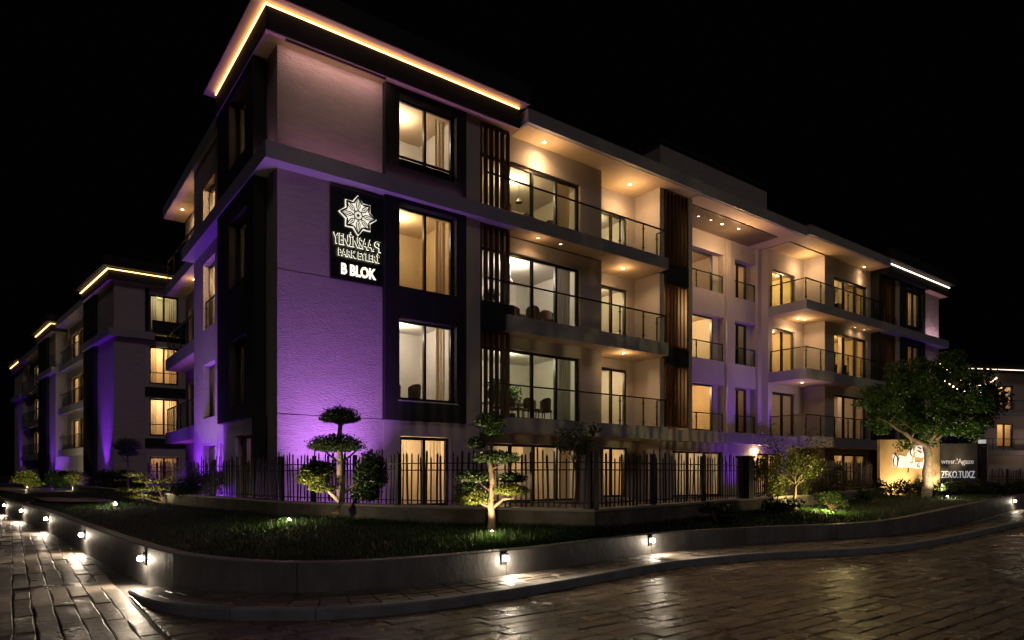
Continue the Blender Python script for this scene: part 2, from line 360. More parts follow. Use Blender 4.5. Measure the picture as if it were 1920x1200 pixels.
# dark frame panel on front (v=-.2)
fo = [(3.40, 5.33, 3.74, 6.08), (3.40, 5.33, 6.98, 9.38), (3.40, 5.33, 10.42, 12.50)]
grid(MB(), TR, 2.96, 5.68, 3.14, S3a, -.2, .18, fo).build("charcoal_frame", M['char'], B)
grid(MB(), TR, 2.96, 5.68, S3, 12.72, -.2, .18, fo).build("charcoal_frame", M['char'], B)
MB().box(3.36, 5.37, -.235, -.203, 3.68, 3.72).build("sill", M['band'], B)
# ground wall under it with glazed door
grid(MB(), TR, 2.963, 6.26, .3, 3.137, -.05, .25, [(3.5, 5.2, Z0, 2.70)]).build("wall", M['render'], B)
MB().box(5.683, 6.26, -.1, .2, 3.14, S3a).build("pilaster", M['render'], B)
MB().box(5.683, 6.26, -.1, .2, S3, 12.72).build("pilaster", M['render'], B)
window(B, TR, 3.52, 5.18, Z0, 2.68, .12, 2, .09)
WW = ((3.74, 6.08, (1, .84, .66), 55, M['roomn'], "second-floor"), (6.98, 9.38, (1, .78, .52), 48, M['room'], "third-floor"), (10.42, 12.50, (1, .80, .55), 50, M['room'], "top-floor"))
for z0, z1, c, e, rm, fl in WW:
    window(B, TR, 3.42, 5.31, z0+.01, z1-.01, .08, 2, .07, trans=(z0+.42 if z0 > 10 else None))
    room(B, TR, 3.2, 5.6, z0-.35, z1+.2, .2, 2.4, rm)
    roomlight(B, TR, 4.2, 1.3, z1-.15, e, c)
    curtain(BM, TR, 4.95, 5.27, z0-.1, z1+.02, .42, M['curtain'], "cream curtain on right side of %s window in the near charcoal frame" % fl)
MB().box(3.45, 5.28, .15, .17, 10.44, 10.82).build("guard_panel", M['frame'], B)
room(B, TR, 3.2, 5.6, Z0-.02, 2.85, .26, 2.2, M['room']); roomlight(B, TR, 4.3, 1.5, 2.5, 55, (1, .78, .48))
curtain(BM, TR, 3.6, 4.0, Z0, 2.66, .4, M['curtain'], "left curtain behind the glazed ground-floor door near the violet wall", amp=.03)
curtain(BM, TR, 4.75, 5.12, Z0, 2.66, .4, M['curtain'], "right curtain behind the glazed ground-floor door near the violet wall", amp=.03)
# end block soffit/cornices
MB().box(-.42, 7.6, -.42, 4.66, 12.72, 13.30).build("roof_fascia", M['char'], B)
MB().box(-.40, 7.58, -.40, 4.64, 12.69, 12.717).build("soffit", M['soffit'], B)
MB().box(-.74, 7.78, -.74, 4.95, 13.42, 13.98).build("roof_slab", M['char'], B)
MB().box(-.72, 7.76, -.72, 4.93, 13.39, 13.417).build("soffit", M['soffit'], B)
MB().box(-.38, 7.55, -.38, 4.6, 13.303, 13.387).build("roof_core", M['char'], B)
mb = MB(); mb.box(-.44, 7.55, -.455, -.385, 13.305, 13.335); mb.build("led_strip", M['led'], B)
mb = MB(); mb.box(-.455, -.385, -.384, 4.6, 13.305, 13.335); mb.build("led_strip", M['led'], B)
# band at third slab
MB().box(-.42, 7.5, -.42, .6, S3a, S3).build("cornice_band", M['band'], B)
MB().box(-.42, .6, .603, 9.8, S3a, S3).build("cornice_band", M['band'], B)
# main (left) balcony bay -------------------------------------------------
MV = .45
ML = [(6.55, 11.03, S1+.02, 5.78), (6.55, 11.03, S2+.02, 9.02), (6.55, 11.03, S3+.02, 12.06)]
grid(MB(), TR, 6.263, 12.1, S1, S3a, MV, MV+.28, ML[:2]).build("wall", M['render'], B)
grid(MB(), TR, 6.263, 12.1, S3, RF, MV, MV+.28, ML[2:]).build("wall", M['render'], B)
grid(MB(), TR, 6.263, 12.1, .3, S1a, MV-.1, MV+.28, [(6.9, 11.03, Z0, 2.6)]).build("wall", M['render'], B)
spl = [6.6, 7.75, 8.87, 9.95, 11.0]
MR = (("second-floor", S1, 5.78, (.98, .92, .60), 85, M['roomn']), ("third-floor", S2, 9.02, (1, .86, .68), 85, M['roomn']), ("top-floor", S3, 12.06, (1, .74, .38), 80, M['room']))
for fl, z0, z1, c, e, rm in MR:
    window(B, TR, 6.57, 11.01, z0+.03, z1-.01, MV+.14, 4, .09, splits=spl)
    room(B, TR, 6.35, 11.6, z0+.01, z1+.28, MV+.29, 3.6, rm)
    roomlight(B, TR, 9.2, MV+1.6, z1, e, c, .15)
    curtain(BM, TR, 10.25, 10.9, z0+.03, z1+.1, MV+.42, M['curtaing'] if z0 < 8 else M['curtain'], "long drawn-back curtain at right end of the wide %s balcony window" % fl, amp=.04)
window(B, TR, 6.92, 11.01, Z0+.01, 2.59, MV+.1, 4, .08, splits=[6.92, 7.9, 8.9, 9.95, 11.0])
room(B, TR, 6.6, 11.6, Z0, 2.85, MV+.29, 3.0, M['room']); roomlight(B, TR, 9.0, MV+1.7, 2.5, 60, (1, .74, .42))
for i, x in enumerate((7.1, 8.2, 9.2, 10.4)):
    curtain(BM, TR, x, x+.5, Z0+.01, 2.6, MV+.4, M['curtain'], "%s sheer curtain from the left in wide ground-floor window behind fence" % ("first", "second", "third", "fourth")[i])
# slabs and balconies left
for za, zb in ((S1a, S1), (S2a, S2), (S3a, S3)):
    x0 = 7.503 if zb == S3 else 7.1
    MB().box(x0, 14.85, -.42, MV-.103, za, zb).build("balcony_slab", M['band'], B)
    MB().box(12.1, 14.95, MV-.10, 1.43, za, zb).build("balcony_slab", M['band'], B)
    MB().box(x0+.03, 14.82, -.39, MV-.105, za-.006, za-.001).build("soffit", M['soffit'], B)
    MB().box(12.12, 14.94, MV-.10, 1.42, za-.006, za-.001).build("soffit", M['soffit'], B)
    MB().box(6.3, 12.25, -.365, -.315, zb+1.02, zb+1.065).build('hand_rail', M['metal'], B)
    MB().box(7.5, 12.2, -.346, -.334, zb+.06, zb+.99).build('glass_panel', M['railglass'], B)
    railing(B, TR, [(12.25, -.34, 14.75, -.34), (14.75, -.34, 14.75, .08)], zb)
# inner side wall, back wall with doors, right side wall of the recess
DH = {S1: 5.80, S2: 9.05, S3: 12.0, Z0: 2.66}
for z0, z1, h in ((.3, S1a, Z0), (S1, S2a, S1), (S2, S3a, S2), (S3, RF, S3)):
    MB().box(11.8, 12.097, MV+.283, 1.43, z0, z1).build("wall", M['render'], B)
    grid(MB(), TR, 11.8, 15.2, z0, z1, 1.433, 1.68, [(12.85, 14.52, h+.02, DH[h])]).build("wall", M['render'], B)
    MB().box(14.95, 15.2, .1, 1.43, z0, z1).build("wall", M['render'], B)
    window(B, TR, 12.87, 14.50, h+.03, DH[h]-.01, 1.55, 2, .09)
    room(B, TR, 12.6, 15.0, h+.01, DH[h]+.2, 1.69, 2.2, M['room'])
    roomlight(B, TR, 13.6, 2.7, DH[h]-.1, {Z0: 30, S1: 55, S2: 45, S3: 40}[h], (1, .76, .42))
    fl = {Z0: "ground-floor", S1: "second-floor", S2: "third-floor", S3: "top-floor"}[h]
    curtain(BM, TR, 12.95, 13.4, h+.03, DH[h], 1.85, M['curtain'], "curtain inside the %s door of the near recessed balcony" % fl)
# slat screen over the end of the main bay, black box between
for z0, z1 in ((S1+.02, S2a), (S2+.35, S3a-.01), (S3+.01, 12.68)):
    slats(B, TR, 6.28, 7.42, -.02, z0, z1, 6)
MB().box(6.265, 7.46, -.30, MV-.105, S2a, S2+.33).build("charcoal_box", M['char'], B)
MB().box(6.265, 7.09, -.1, MV-.105, S1a, S1).build("spandrel", M['render'], B)
# slat screen 2 with dim rooms behind
for z0, z1 in ((S1+.05, 5.95), (6.62, 9.2), (9.95, RF)):
    slats(B, TR, 15.25, 16.62, .12, z0, z1, 7, .075)
for z0, z1 in ((5.953, 6.617), (9.203, 9.947)):
    MB().box(15.22, 16.64, .02, .22, z0, z1).build("charcoal_box", M['char'], B)
grid(MB(), TR, 15.203, 16.66, .3, RF, .75, 1.0, [(15.4, 16.5, z, z+2.2) for z in (S1+.05, S2+.05, S3+.05)]).build("wall", M['render'], B)
for z, e in ((S1+.05, 60), (S2+.05, 300), (S3+.05, 9)):
    window(B, TR, 15.42, 16.48, z+.01, z+2.19, .88, 1, .06)
    room(B, TR, 15.35, 16.55, z, z+2.3, 1.03, 1.2, M['room']); roomlight(B, TR, 15.95, 1.6, z+1.9, e, (1, .62, .25))
MB().box(16.663, 16.9, .05, 2.1, S1, RF).build("wall", M['render'], B)
# centre section, recessed upper wall ------------------------------------
CVV = 2.1
CO = []
for zb, h in ((3.62, 5.85), (6.98, 9.10), (10.24, 12.10)):
    CO += [(17.9, 21.9, zb, h), (22.8, 24.55, zb, h)]
grid(MB(), TR, 16.903, 24.85, S1, RF, CVV, CVV+.45, CO).build("wall", M['render'], B)
for x in (22.15, 24.7): MB().box(x-.17, x+.17, CVV-.14, CVV-.003, S1, RF-.003).build("pilaster", M['render'], B)
CE = {3.62: (120, (1, .68, .36)), 6.98: (160, (1, .74, .40)), 10.24: (30, (1, .70, .45))}
for k, (a0, a1, z0, z1) in enumerate(CO):
    big = a0 < 20
    window(B, TR, a0+.01, a1-.35 if not big else 21.45, z0+.01, z1-.01, CVV+.36, 2, .08)
    if big: MB().box(21.452, 21.89, CVV+.3, CVV+.42, z0+.01, z1-.01).build("blind_panel", M['render'], B)
    else: MB().box(a1-.348, a1-.01, CVV+.3, CVV+.42, z0+.01, z1-.01).build("blind_panel", M['render'], B)
    e, c = CE[z0]
    if not big: e = {3.62: 4, 6.98: 2.5, 10.24: 12}[z0]
    room(B, TR, a0-.15 if big else a0-.1, a1+.1, z0-.2, z1+.15, CVV+.46, 1.8, M['room'])
    roomlight(B, TR, (a0+a1)/2, CVV+1.3, z1-.1, e, c)
    railing(B, TR, [(a0+.02, CVV+.06, a1-.02, CVV+.06)], z0-.12, .92, 1.6)
    fl = {3.62: "second-floor", 6.98: "third-floor", 10.24: "top-floor"}[z0]
    curtain(BM, TR, a0+.1, a0+.1+(1.1 if big else .9), z0, z1, CVV+.62, M['curtain'], "curtain in the %s %s window of the recessed middle section" % (fl, "wide" if big else "narrow"), amp=.03)
# centre ground floor and its band
MB().box(15.203, 24.85, 0, CVV-.01, S1a, S1-.03).build("cornice_band", M['render'], B)
grid(MB(), TR, 15.203, 24.85, .3, S1a-.003, .5, .8, [(16.2, 19.6, Z0, 2.55), (22.2, 24.3, Z0, 2.55)]).build("wall", M['render'], B)
window(B, TR, 16.22, 19.58, Z0+.01, 2.54, .66, 3, .08); window(B, TR, 22.22, 24.28, Z0+.01, 2.54, .66, 2, .08)
room(B, TR, 16.0, 19.8, Z0, 2.8, .81, 2.4, M['room']); roomlight(B, TR, 17.8, 2.2, 2.4, 55, (1, .74, .42))
room(B, TR, 22.0, 24.5, Z0, 2.8, .81, 2.4, M['room']); roomlight(B, TR, 23.2, 2.0, 2.4, 30, (1, .7, .38))
for i, x in enumerate((16.4, 17.7, 19.0)): curtain(BM, TR, x, x+.45, Z0+.01, 2.55, .95, M['curtain'], "%s curtain in the ground-floor glazing below the middle section" % ("left", "central", "right")[i])
# right balcony bay --------------------------------------------------------
RV = 1.6
MB().box(24.853, 25.05, RV, CVV+.45, S1, RF).build("wall", M['render'], B)
for z0, z1, h in ((.3, S1a, Z0), (S1, S2a, S1), (S2, S3a, S2), (S3, RF, S3)):
    grid(MB(), TR, 24.853 if h == Z0 else 25.053, 28.2, z0, z1, RV, RV+.25, [(25.25, 27.35, h+.02, DH[h]-.05)]).build("wall", M['render'], B)
    MB().box(28.2, 28.45, MV, RV+.25, z0, z1).build("wall", M['render'], B)
    window(B, TR, 25.27, 27.33, h+.03, DH[h]-.06, RV+.14, 2, .1)
    room(B, TR, 25.1, 27.9, h+.01, DH[h]+.15, RV+.26, 2.2, M['room'])
    roomlight(B, TR, 26.4, RV+1.4, DH[h]-.15, {Z0: 26, S1: 8, S2: 75, S3: 70}[h], {S1: (1, .8, .5)}.get(h, (1, .74, .30)))
    fl = {Z0: "ground-floor", S1: "second-floor", S2: "third-floor", S3: "top-floor"}[h]
    curtain(BM, TR, 25.35, 25.75, h+.03, DH[h]-.05, RV+.45, M['curtain'], "curtain behind the %s door of the far projecting balcony" % fl)
    grid(MB(), TR, 28.453, 33.2, z0, z1, MV, MV+.28, [(29.15, 32.8, h+.02, DH[h])]).build("wall", M['render'], B)
    window(B, TR, 29.17, 32.78, h+.03, DH[h]-.01, MV+.14, 3, .1)
    room(B, TR, 28.9, 33.1, h+.01, DH[h]+.2, MV+.29, 2.6, M['room'])
    roomlight(B, TR, 30.9, MV+1.6, DH[h]-.1, {Z0: 30, S1: 40, S2: 85, S3: 45}[h], (1, .72, .32) if h != S1 else (1, .82, .58))
    for i, x in enumerate((29.3, 30.5, 32.1)):
        curtain(BM, TR, x, x+.45, h+.03, DH[h], MV+.45, M['curtain'], "%s curtain in the %s wide window beside the far end block" % (("left", "middle", "right")[i], fl))
for za, zb in ((S1a, S1), (S2a, S2), (S3a, S3)):
    MB().box(24.87, 33.19, -.42, MV-.003, za, zb).build("balcony_slab", M['band'], B)
    MB().box(24.87, 28.195, MV, RV-.003, za, zb).build("balcony_slab", M['band'], B)
    MB().box(24.9, 33.17, -.39, MV-.01, za-.006, za-.001).build("soffit", M['soffit'], B)
    MB().box(24.9, 28.19, MV-.01, RV-.01, za-.006, za-.001).build("soffit", M['soffit'], B)
    railing(B, TR, [(24.95, RV-.1, 24.95, -.34), (24.95, -.34, 33.1, -.34)], zb)
# far end block
eo = [(36.1, 38.4, z, z+2.15) for z in (3.9, 7.1, 10.3)]
grid(MB(), TR, 35.65, 38.75, 3.14, 12.72, -.2, .18, eo).build("charcoal_frame", M['char'], B)
MB().box(33.2, 33.35, -.02, MV+.25, .3, 12.72).build("wall", M['char'], B)
for z0, z1 in ((.8, S1a), (S1, S2a), (S2, S3a), (S3, 12.7)): slats(B, TR, 33.4, 35.25, .1, z0, z1, 8, .1)
grid(MB(), TR, 33.353, 35.3, .3, 12.72, .45, .7, [(33.8, 34.6, z, z+2) for z in (3.7, 6.9, 10.1)]).build("wall", M['char'], B)
MB().box(35.3, 35.645, -.05, .3, .3, 12.72).build("pilaster", M['render'], B)
MB().box(35.65, 38.75, -.05, .25, .3, 3.137).build("wall", M['render'], B)
for z, e in ((3.9, 14), (7.1, 9), (10.3, 12)):
    window(B, TR, 36.12, 38.38, z+.01, z+2.14, .08, 3, .09)
    room(B, TR, 35.9, 38.6, z-.1, z+2.3, .2, 2, M['room']); roomlight(B, TR, 37.4, 1.3, z+2, e, (1, .74, .4))
for z, e in ((3.7, 5), (6.9, 5), (10.1, 12)):
    room(B, TR, 33.6, 34.9, z-.1, z+2.2, .72, 1.5, M['room']); roomlight(B, TR, 34.2, 1.4, z+1.8, e, (1, .55, .2))
MB().box(38.75, 41.25, 0, .3, .3, S3a).build("wall_panel", M['stucco'], B)
MB().box(38.75, 41.25, 0, .3, S3, 12.72).build("wall_panel", M['stucco'], B)
MB().box(33.36, 41.67, -.42, .4, S3a, S3).build("cornice_band", M['band'], B)
MB().box(41.0, 41.25, .303, 15, .3, 12.72).build("wall", M['render'], B)
MB().box(33.4, 41.67, -.42, 6, 12.72, 13.25).build("roof_fascia", M['char'], B)
MB().box(38.8, 41.65, -.40, 5.9, 12.695, 12.717).build("soffit", M['soffit'], B)
MB().box(33.1, 42.0, -.74, 6.2, 13.40, 13.98).build("roof_slab", M['char'], B)
MB().box(33.5, 41.6, -.38, 6, 13.253, 13.397).build("roof_core", M['char'], B)
MB().box(33.3, 41.7, -.47, -.385, 13.255, 13.30).build("led_strip", M['ledw'], B)
# roofs
MB().box(7.783, 16.7, -.6, 14, RF, RT).build("roof_slab", M['band'], B)
MB().box(16.703, 24.75, -.52, 14, RF, RT).build("roof_slab", M['band'], B)
MB().box(24.753, 33.09, -.68, 14, RF+.06, RT+.06).build("roof_slab", M['band'], B)
MB().box(7.85, 16.65, -.45, 1.6, RF-.012, RF-.003).build("soffit", M['soffit'], B)
MB().box(16.75, 24.7, -.4, 2.2, RF-.014, RF-.003).build("soffit", M['soffit'], B)
MB().box(24.9, 33.05, -.55, 1.7, RF+.045, RF+.057).build("soffit", M['soffit'], B)
MB().box(24.86, 33.3, MV+.0, 3.3, RF-.003, RF+.04).build("soffit", M['soffit'], B)
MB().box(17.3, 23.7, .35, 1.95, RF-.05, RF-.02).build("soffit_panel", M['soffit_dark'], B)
MB().box(7.6, 7.78, 0, 12, RF, 13.35).build("roof_core", M['band'], B)
MB().box(.3, 7.6, 4.97, 14, RF, RT).build("roof_slab", M['band'], B)
MB().box(17.8, 26.2, 2.5, 9, RT+.003, 16.45).build("penthouse_wall", M['stucco'], B)
MB().box(17.7, 26.3, 2.4, 9.1, 16.453, 16.62).build("penthouse_roof", M['char'], B)
# ---------------- left facade (a=v, d=u)
ao = [(1.42, 3.25, 7.0, 8.92), (1.42, 3.25, 3.5, 5.45), (1.42, 3.25, 10.5, 12.45)]
grid(MB(), TL, .8, 4.62, 3.14, S3a, -.38, -.05, ao[:2]).build("charcoal_frame", M['char'], B)
grid(MB(), TL, .8, 4.62, S3, 12.69, -.38, -.05, ao[2:]).build("charcoal_frame", M['char'], B)
grid(MB(), TL, 1.003, 4.62, .3, 3.137, -.2, .15, [(1.42, 3.25, Z0, 2.72)]).build("wall", M['render'], B)
MB().box(-.36, -.003, .8, 1.0, .3, 3.137).build("wall", M['char'], B)
for (a0, a1, z0, z1), e, c, fl in zip(ao + [(1.42, 3.25, Z0, 2.72)], (16, 9, 34, 7.0), ((1, .7, .4),)*2 + ((1, .66, .25), (.6, .4, 1)), ("third-floor", "second-floor", "top-floor", "ground-floor")):
    window(B, TL, a0+.01, a1-.01, z0+.01, z1-.01, -.02 if z0 > 3 else .05, 2, .08)
    room(B, TL, a0-.1, a1+.1, z0-.2, z1+.1, .16, 2.2, M['room']); roomlight(B, TL, 2.4, 1.2, z1-.2, e, c)
    curtain(BM, TL, a0+.05, a0+.4, z0, z1, .35, M['curtain'], "curtain in the %s window on the dark left side of the corner" % fl)
bo = [(6.6, 8.3, Z0+.1, 2.6), (6.6, 8.3, 3.55, 5.45), (6.6, 8.3, 6.7, 9.05), (6.6, 8.3, 10.25, 11.75)]
bo2 = [(5.3, 5.95, .9, 2.6), (5.3, 5.95, 3.7, 5.45), (5.3, 5.95, 6.9, 9.05)]
grid(MB(), TL, 4.623, 9.8, .3, S3a, 0, .3, bo[:3]+bo2).build("wall_panel", M['stucco'], B)
grid(MB(), TL, 4.67, 9.8, S3, RF, 0, .3, bo[3:]).build("wall_panel", M['stucco'], B)
for (a0, a1, z0, z1), e, fl in zip(bo+bo2, (3, 5, 90, 90, 3, 3, 22), ("ground-floor", "second-floor", "third-floor", "top-floor")*2):
    wd = a1-a0 > 1
    window(B, TL, a0+.01, a1-.01, z0+.01, z1-.01, .26, 2 if wd else 1, .06)
    room(B, TL, a0-.25, a1+.25, z0-.1, z1+.12, .31, 1.6, M['room']); roomlight(B, TL, a0+.2, .75, z1-.2, e, (1, .68, .34))
    if wd: curtain(BM, TL, a0+.05, a0+.4, z0, z1, .5, M['curtain'], "curtain in the %s window on the violet-lit left side wall" % fl)
railing(B, TL, [(6.78, .06, 8.12, .06)], 6.7, .95)
co = []
for z in (S1, S2, S3): co += [(10.3, 12.0, z+.05, z+2.2), (13.2, 14.8, z+.05, z+2.2)]
for z0, z1 in ((.3, S1a), (S1, S2a), (S2, S3a), (S3, RF)):
    grid(MB(), TL, 9.803, 15.5, z0, z1, .8, 1.1, [h for h in co if z0 < h[2] < z1]).build("wall", M['render'], B)
for za, zb in ((S1a, S1), (S2a, S2), (S3a, S3)):
    MB().box(.0, 1.1, 9.803, 15.6, za, zb).build("balcony_slab", M['band'], B)
    MB().box(.03, .79, 9.83, 15.57, za-.006, za-.001).build("soffit", M['soffit'], B)
    railing(B, TL, [(9.9, .08, 15.5, .08)], zb)
for (a0, a1, z0, z1), e in zip(co, (8, 8, 8, 8, 40, 40)):
    window(B, TL, a0+.01, a1-.01, z0+.01, z1-.01, 1.0, 2, .08)
    room(B, TL, a0-.2, a1+.2, z0-.03, z1+.15, 1.11, 1.6, M['room']); roomlight(B, TL, (a0+a1)/2, 2.0, z1-.1, e, (1, .66, .32))
MB().box(-.12, .297, 4.97, 15.5, RF, RT).build("roof_slab", M['band'], B)
MB().box(-.09, .75, 5.0, 15.47, RF-.012, RF-.003).build("soffit", M['soffit'], B)
MB().box(1.1, 40.99, 15.2, 15.5, .3, RF).build("wall", M['render'], B)
for z in (9.9,): MB().box(3, 41, 5, 15.1, z, z+.02).build("floor_deck", M['conc'], B)

# uplights -----------------------------------------------------------------
def uplight(loc, aim, e, c, label, spot=100, body=True, lens=None, grp=None, blend=.9, r=.05, glow=0):
    t = empty("ground_uplight", loc)
    tag(t, label, "light", grp)
    mb = MB(); mb.tube([(0, 0, 0), (0, 0, .09)], [.07, .08], 12); mb.build("lamp_body", M['lamp_body'], t)
    l = MB(); disc(l, (0, 0, .093), (0, 0, 1), .06); l.build("lens", lens or M['violet'], t)
    light("uplight_beam", 'SPOT', (0, 0, .14), e, c, t, aim=aim, size=r, spot=spot, blend=blend)
    if glow: light("uplight_glow", 'POINT', (0, 0, .22), glow, c, t, size=.05)
    return t
VIO = (.25, .03, 1.0); VIL = (.54, .20, 1.0)
def upw(u, v, aimuv, e, c, label, spot=110, grp=None, z=.6, glow=0):
    p = BW(u, v, z); a = UD*aimuv[0] + VD*aimuv[1]
    return uplight(p, (a.x, a.y, aimuv[2]), e, c, label, spot, grp=grp, glow=glow)
upw(.75, -.95, (0.03, .13, 1), 860, VIL, "violet uplight at the foot of the corner wall, left of the pair", 84, glow=26)
upw(1.9, -.95, (-.03, .13, 1), 860, VIL, "violet uplight at the foot of the corner wall, right of the pair", 84, glow=26)
upw(-.75, 5.6, (.25, 0, 1), 560, VIO, "violet uplight at the left side wall, nearer the corner", 100, glow=210)
upw(-.75, 8.6, (.25, 0, 1), 560, VIO, "violet uplight at the left side wall, farther from the corner", 100, glow=150)
upw(-.62, 2.3, (.25, 0, 1), 110, VIO, "weak violet uplight before the charcoal frame on the left side", glow=70)
upw(20.3, -.8, (0, .5, 1), 110, VIO, "violet uplight below the recessed middle section")
upw(23.6, -1.2, (0, .5, 1), 110, VIO, "violet uplight left of the far projecting balcony")
upw(40.2, -1.2, (0, .25, 1), 420, VIO, "violet uplight at the foot of the far end wall")
upw(-.9, 12.8, (.25, 0, 1), 300, VIO, "violet uplight under the side balconies of the main block")
upw(19.2, .35, (0, .5, 1), 85, VIO, "violet uplight on the terrace edge under the wide middle windows", z=S1-.028)
upw(22.4, .35, (0, .45, 1), 130, VIO, "violet uplight on the terrace edge under the narrow middle windows", z=S1-.028)
upw(24.5, .2, (.2, .45, 1), 130, VIO, "violet uplight on the terrace edge beside the far projecting balcony", z=S1-.028)
# ledge lights washing the top wall and eaves
def ledge(u0, u1, v0, v1, e, c, label):
    t = empty("ledge_light", BW((u0+u1)/2, (v0+v1)/2, S3+.003), TH); tag(t, label, "light")
    lu, lv = max(.05, u1-u0), max(.05, v1-v0)
    MB().box(-lu/2, lu/2, -lv/2, lv/2, 0, .03).build("housing", M['lamp_body'], t)
    light("ledge_beam", 'AREA', (0, 0, .05), e, c, t, aim=(0, 0, 1), size=(lu, lv))
ledge(.2, 5.5, -.35, -.28, 7, (1, .42, .70), "slim pink ledge light under the glowing roof edge, front side")
ledge(-.34, -.27, .2, 4.2, 5, (1, .45, .66), "slim pink ledge light under the glowing roof edge, left side")
ledge(38.9, 41.2, -.35, -.28, 18, (1, .62, .80), "slim pink ledge light on the far end block")
def fill_strip(u0, u1, v, e, c, label):  # added fixture, brightens the top wall evenly from the eaves
    t = empty("eaves_fill", BW((u0+u1)/2, v, 12.69), TH); tag(t, label, "light"); lu = u1-u0
    MB().box(-lu/2, lu/2, -.03, .03, -.035, -.002).build("housing", M['lamp_body'], t)
    light("eaves_fill_beam", 'AREA', (0, .0, -.045), e, c, t, aim=(0, .55, -1), size=(lu, .05))
fill_strip(.1, 2.9, -.33, 13, (1, .55, .50), "added slim rosy fill strip under the roof edge above the blank corner wall")
# downlights
def downlight(u, v, z, e, label, c=(1, .61, .28), m=None, spot=150, grp=None):
    t = empty("ceiling_downlight", BW(u, v, z), TH); tag(t, label, "ceiling light", grp)
    r = MB(); r.tube([(0, 0, -.012), (0, 0, 0)], [.075, .08], 14); r.build("trim_ring", M['lamp_body'], t)
    l = MB(); disc(l, (0, 0, -.016), (0, 0, -1), .055); l.build("lens", m or M['lensy'], t)
    if e: light("downlight_beam", 'SPOT', (0, 0, -.03), e*(1.0 if z > 12 else 1.9), c, t, aim=(0, 0, -1), size=.04, spot=spot, blend=.4)
    if e: light("downlight_glow", 'POINT', (0, 0, -.75 if z > 12 else -.32), e*(1.35 if z > 12 else .5), c, t, size=.04)
F4, F3, F2_ = RF-.06+.04, S3a-.012, S2a-.012
DL = RF-.015
downlight(9.0, .05, DL, 42, "bright downlight over the wide top-floor window of the near balcony")
downlight(13.8, .6, DL, 46, "bright downlight over the top-floor recessed near balcony")
downlight(13.3, .5, F3, 38, "downlight over the third-floor recessed near balcony")
downlight(13.0, .2, F2_, 38, "downlight over the second-floor recessed near balcony")
downlight(8.6, -.1, F3, 13, "faint downlight left of the pair over the wide third-floor window", m=M['lensdim'])
downlight(9.6, -.1, F3, 0, "faintest downlight right of the pair over the wide third-floor window", m=M['lensdim'])
downlight(18.5, .96, RF-.052, 1, "leftmost faint downlight in the dark brown soffit panel", m=M['lensdim'])
downlight(19.3, .9, RF-.052, 2, "second faint downlight in the dark brown soffit panel", m=M['lensdim'])
downlight(20.1, .9, RF-.052, 22, "third and brightest downlight in the dark brown soffit panel")
downlight(21.2, .8, RF-.052, 66, "rightmost downlight in the dark brown soffit panel")
downlight(27.3, .9, RF+.043, 50, "downlight over the top-floor far projecting balcony")
downlight(31.9, .2, RF+.043, 8, "downlight in the eaves beside the far end block")
downlight(26.5, .95, F3, 36, "left of the two downlights over the third-floor far balcony")
downlight(27.0, .85, F3, 36, "right of the two downlights over the third-floor far balcony")
downlight(30.9, .2, F3, 4, "left faint downlight under the top slab beside the far end block", m=M['lensdim'])
downlight(31.9, .2, F3, 4, "right faint downlight under the top slab beside the far end block", m=M['lensdim'])
downlight(26.1, .5, F2_, 9, "downlight over the second-floor far balcony")
downlight(22.0, .25, S1a-.003, 30, "warm downlight under the violet-lit band of the middle section")
# warm spill lamps of the left side balconies (top floor and third floor), lit lamps hidden behind the slab edges
downlight(.35, 11.0, DL, 9, "downlight under the side eaves, nearer the corner")
downlight(.35, 13.8, DL, 12, "downlight under the side eaves, farther from the corner")
downlight(.45, 12.0, F3, 20, "downlight under the third slab of the side balconies")

# ------------------------------------------------------------------ facade sign
def textmesh(name, body, size, extrude, m, parent, loc, rot, offset=0.0, mirror=False, align='LEFT'):
    c = bpy.data.curves.new(name, 'FONT'); c.body = body; c.size = size; c.extrude = extrude; c.offset = offset; c.align_x = align
    c.resolution_u = 3
    o = bpy.data.objects.new("tmp", c); COL.objects.link(o); bpy.context.view_layer.update()
    me = bpy.data.meshes.new_from_object(o.evaluated_get(bpy.context.evaluated_depsgraph_get()))
    wdt = o.dimensions.x
    bpy.data.objects.remove(o); me.name = name; me.materials.clear(); me.materials.append(m)
    if mirror:
        for v in me.vertices: v.co.x = -v.co.x
    ob = link(name, me, parent); ob.location = loc; ob.rotation_euler = rot
    return ob, wdt
sg = empty("illuminated_sign", BW(2.17, -.003, 6.9), TH)
tag(sg, "black sign with backlit flower emblem and lettering high on the violet corner wall", "sign")
MB().box(-.77, .77, -.07, 0, 0, 2.5).build("sign_panel", M['sign'], sg)
MB().box(-.72, .66, -.11, -.073, .04, .53).build("name_panel", M['signletter'], sg)
def halo_text(body, size, z, x0, x1, spread=.022):
    c, w = textmesh("letter", body, size, .012, M['signletter'], sg, (0, -.135, z), (R(90), 0, 0), 0.002)
    sx = (x1-x0)/w; c.scale = (sx, 1, 1); c.location.x = x0
    b, _ = textmesh("letter_glow", body, size, .003, M['halo'], sg, (x0, -.119, z), (R(90), 0, 0), spread); b.scale = (sx, 1, 1)
    return c
halo_text("YENİNSAA.", .40, .94, -.70, .48, .014)
c, w = textmesh("letter", "P", .40, .012, M['signletter'], sg, (.70, -.135, .94), (R(90), 0, 0), .002, mirror=True)
b, w = textmesh("letter_glow", "P", .40, .003, M['halo'], sg, (.70, -.119, .94), (R(90), 0, 0), .014, mirror=True)
halo_text("PARK EYLERİ", .27, .635, -.58, .62, .011)
c, w = textmesh("letter", "B BLOK", .40, .012, M['blok'], sg, (-.50, -.125, .15), (R(90), 0, 0), .012); c.scale.x = 1.02/w
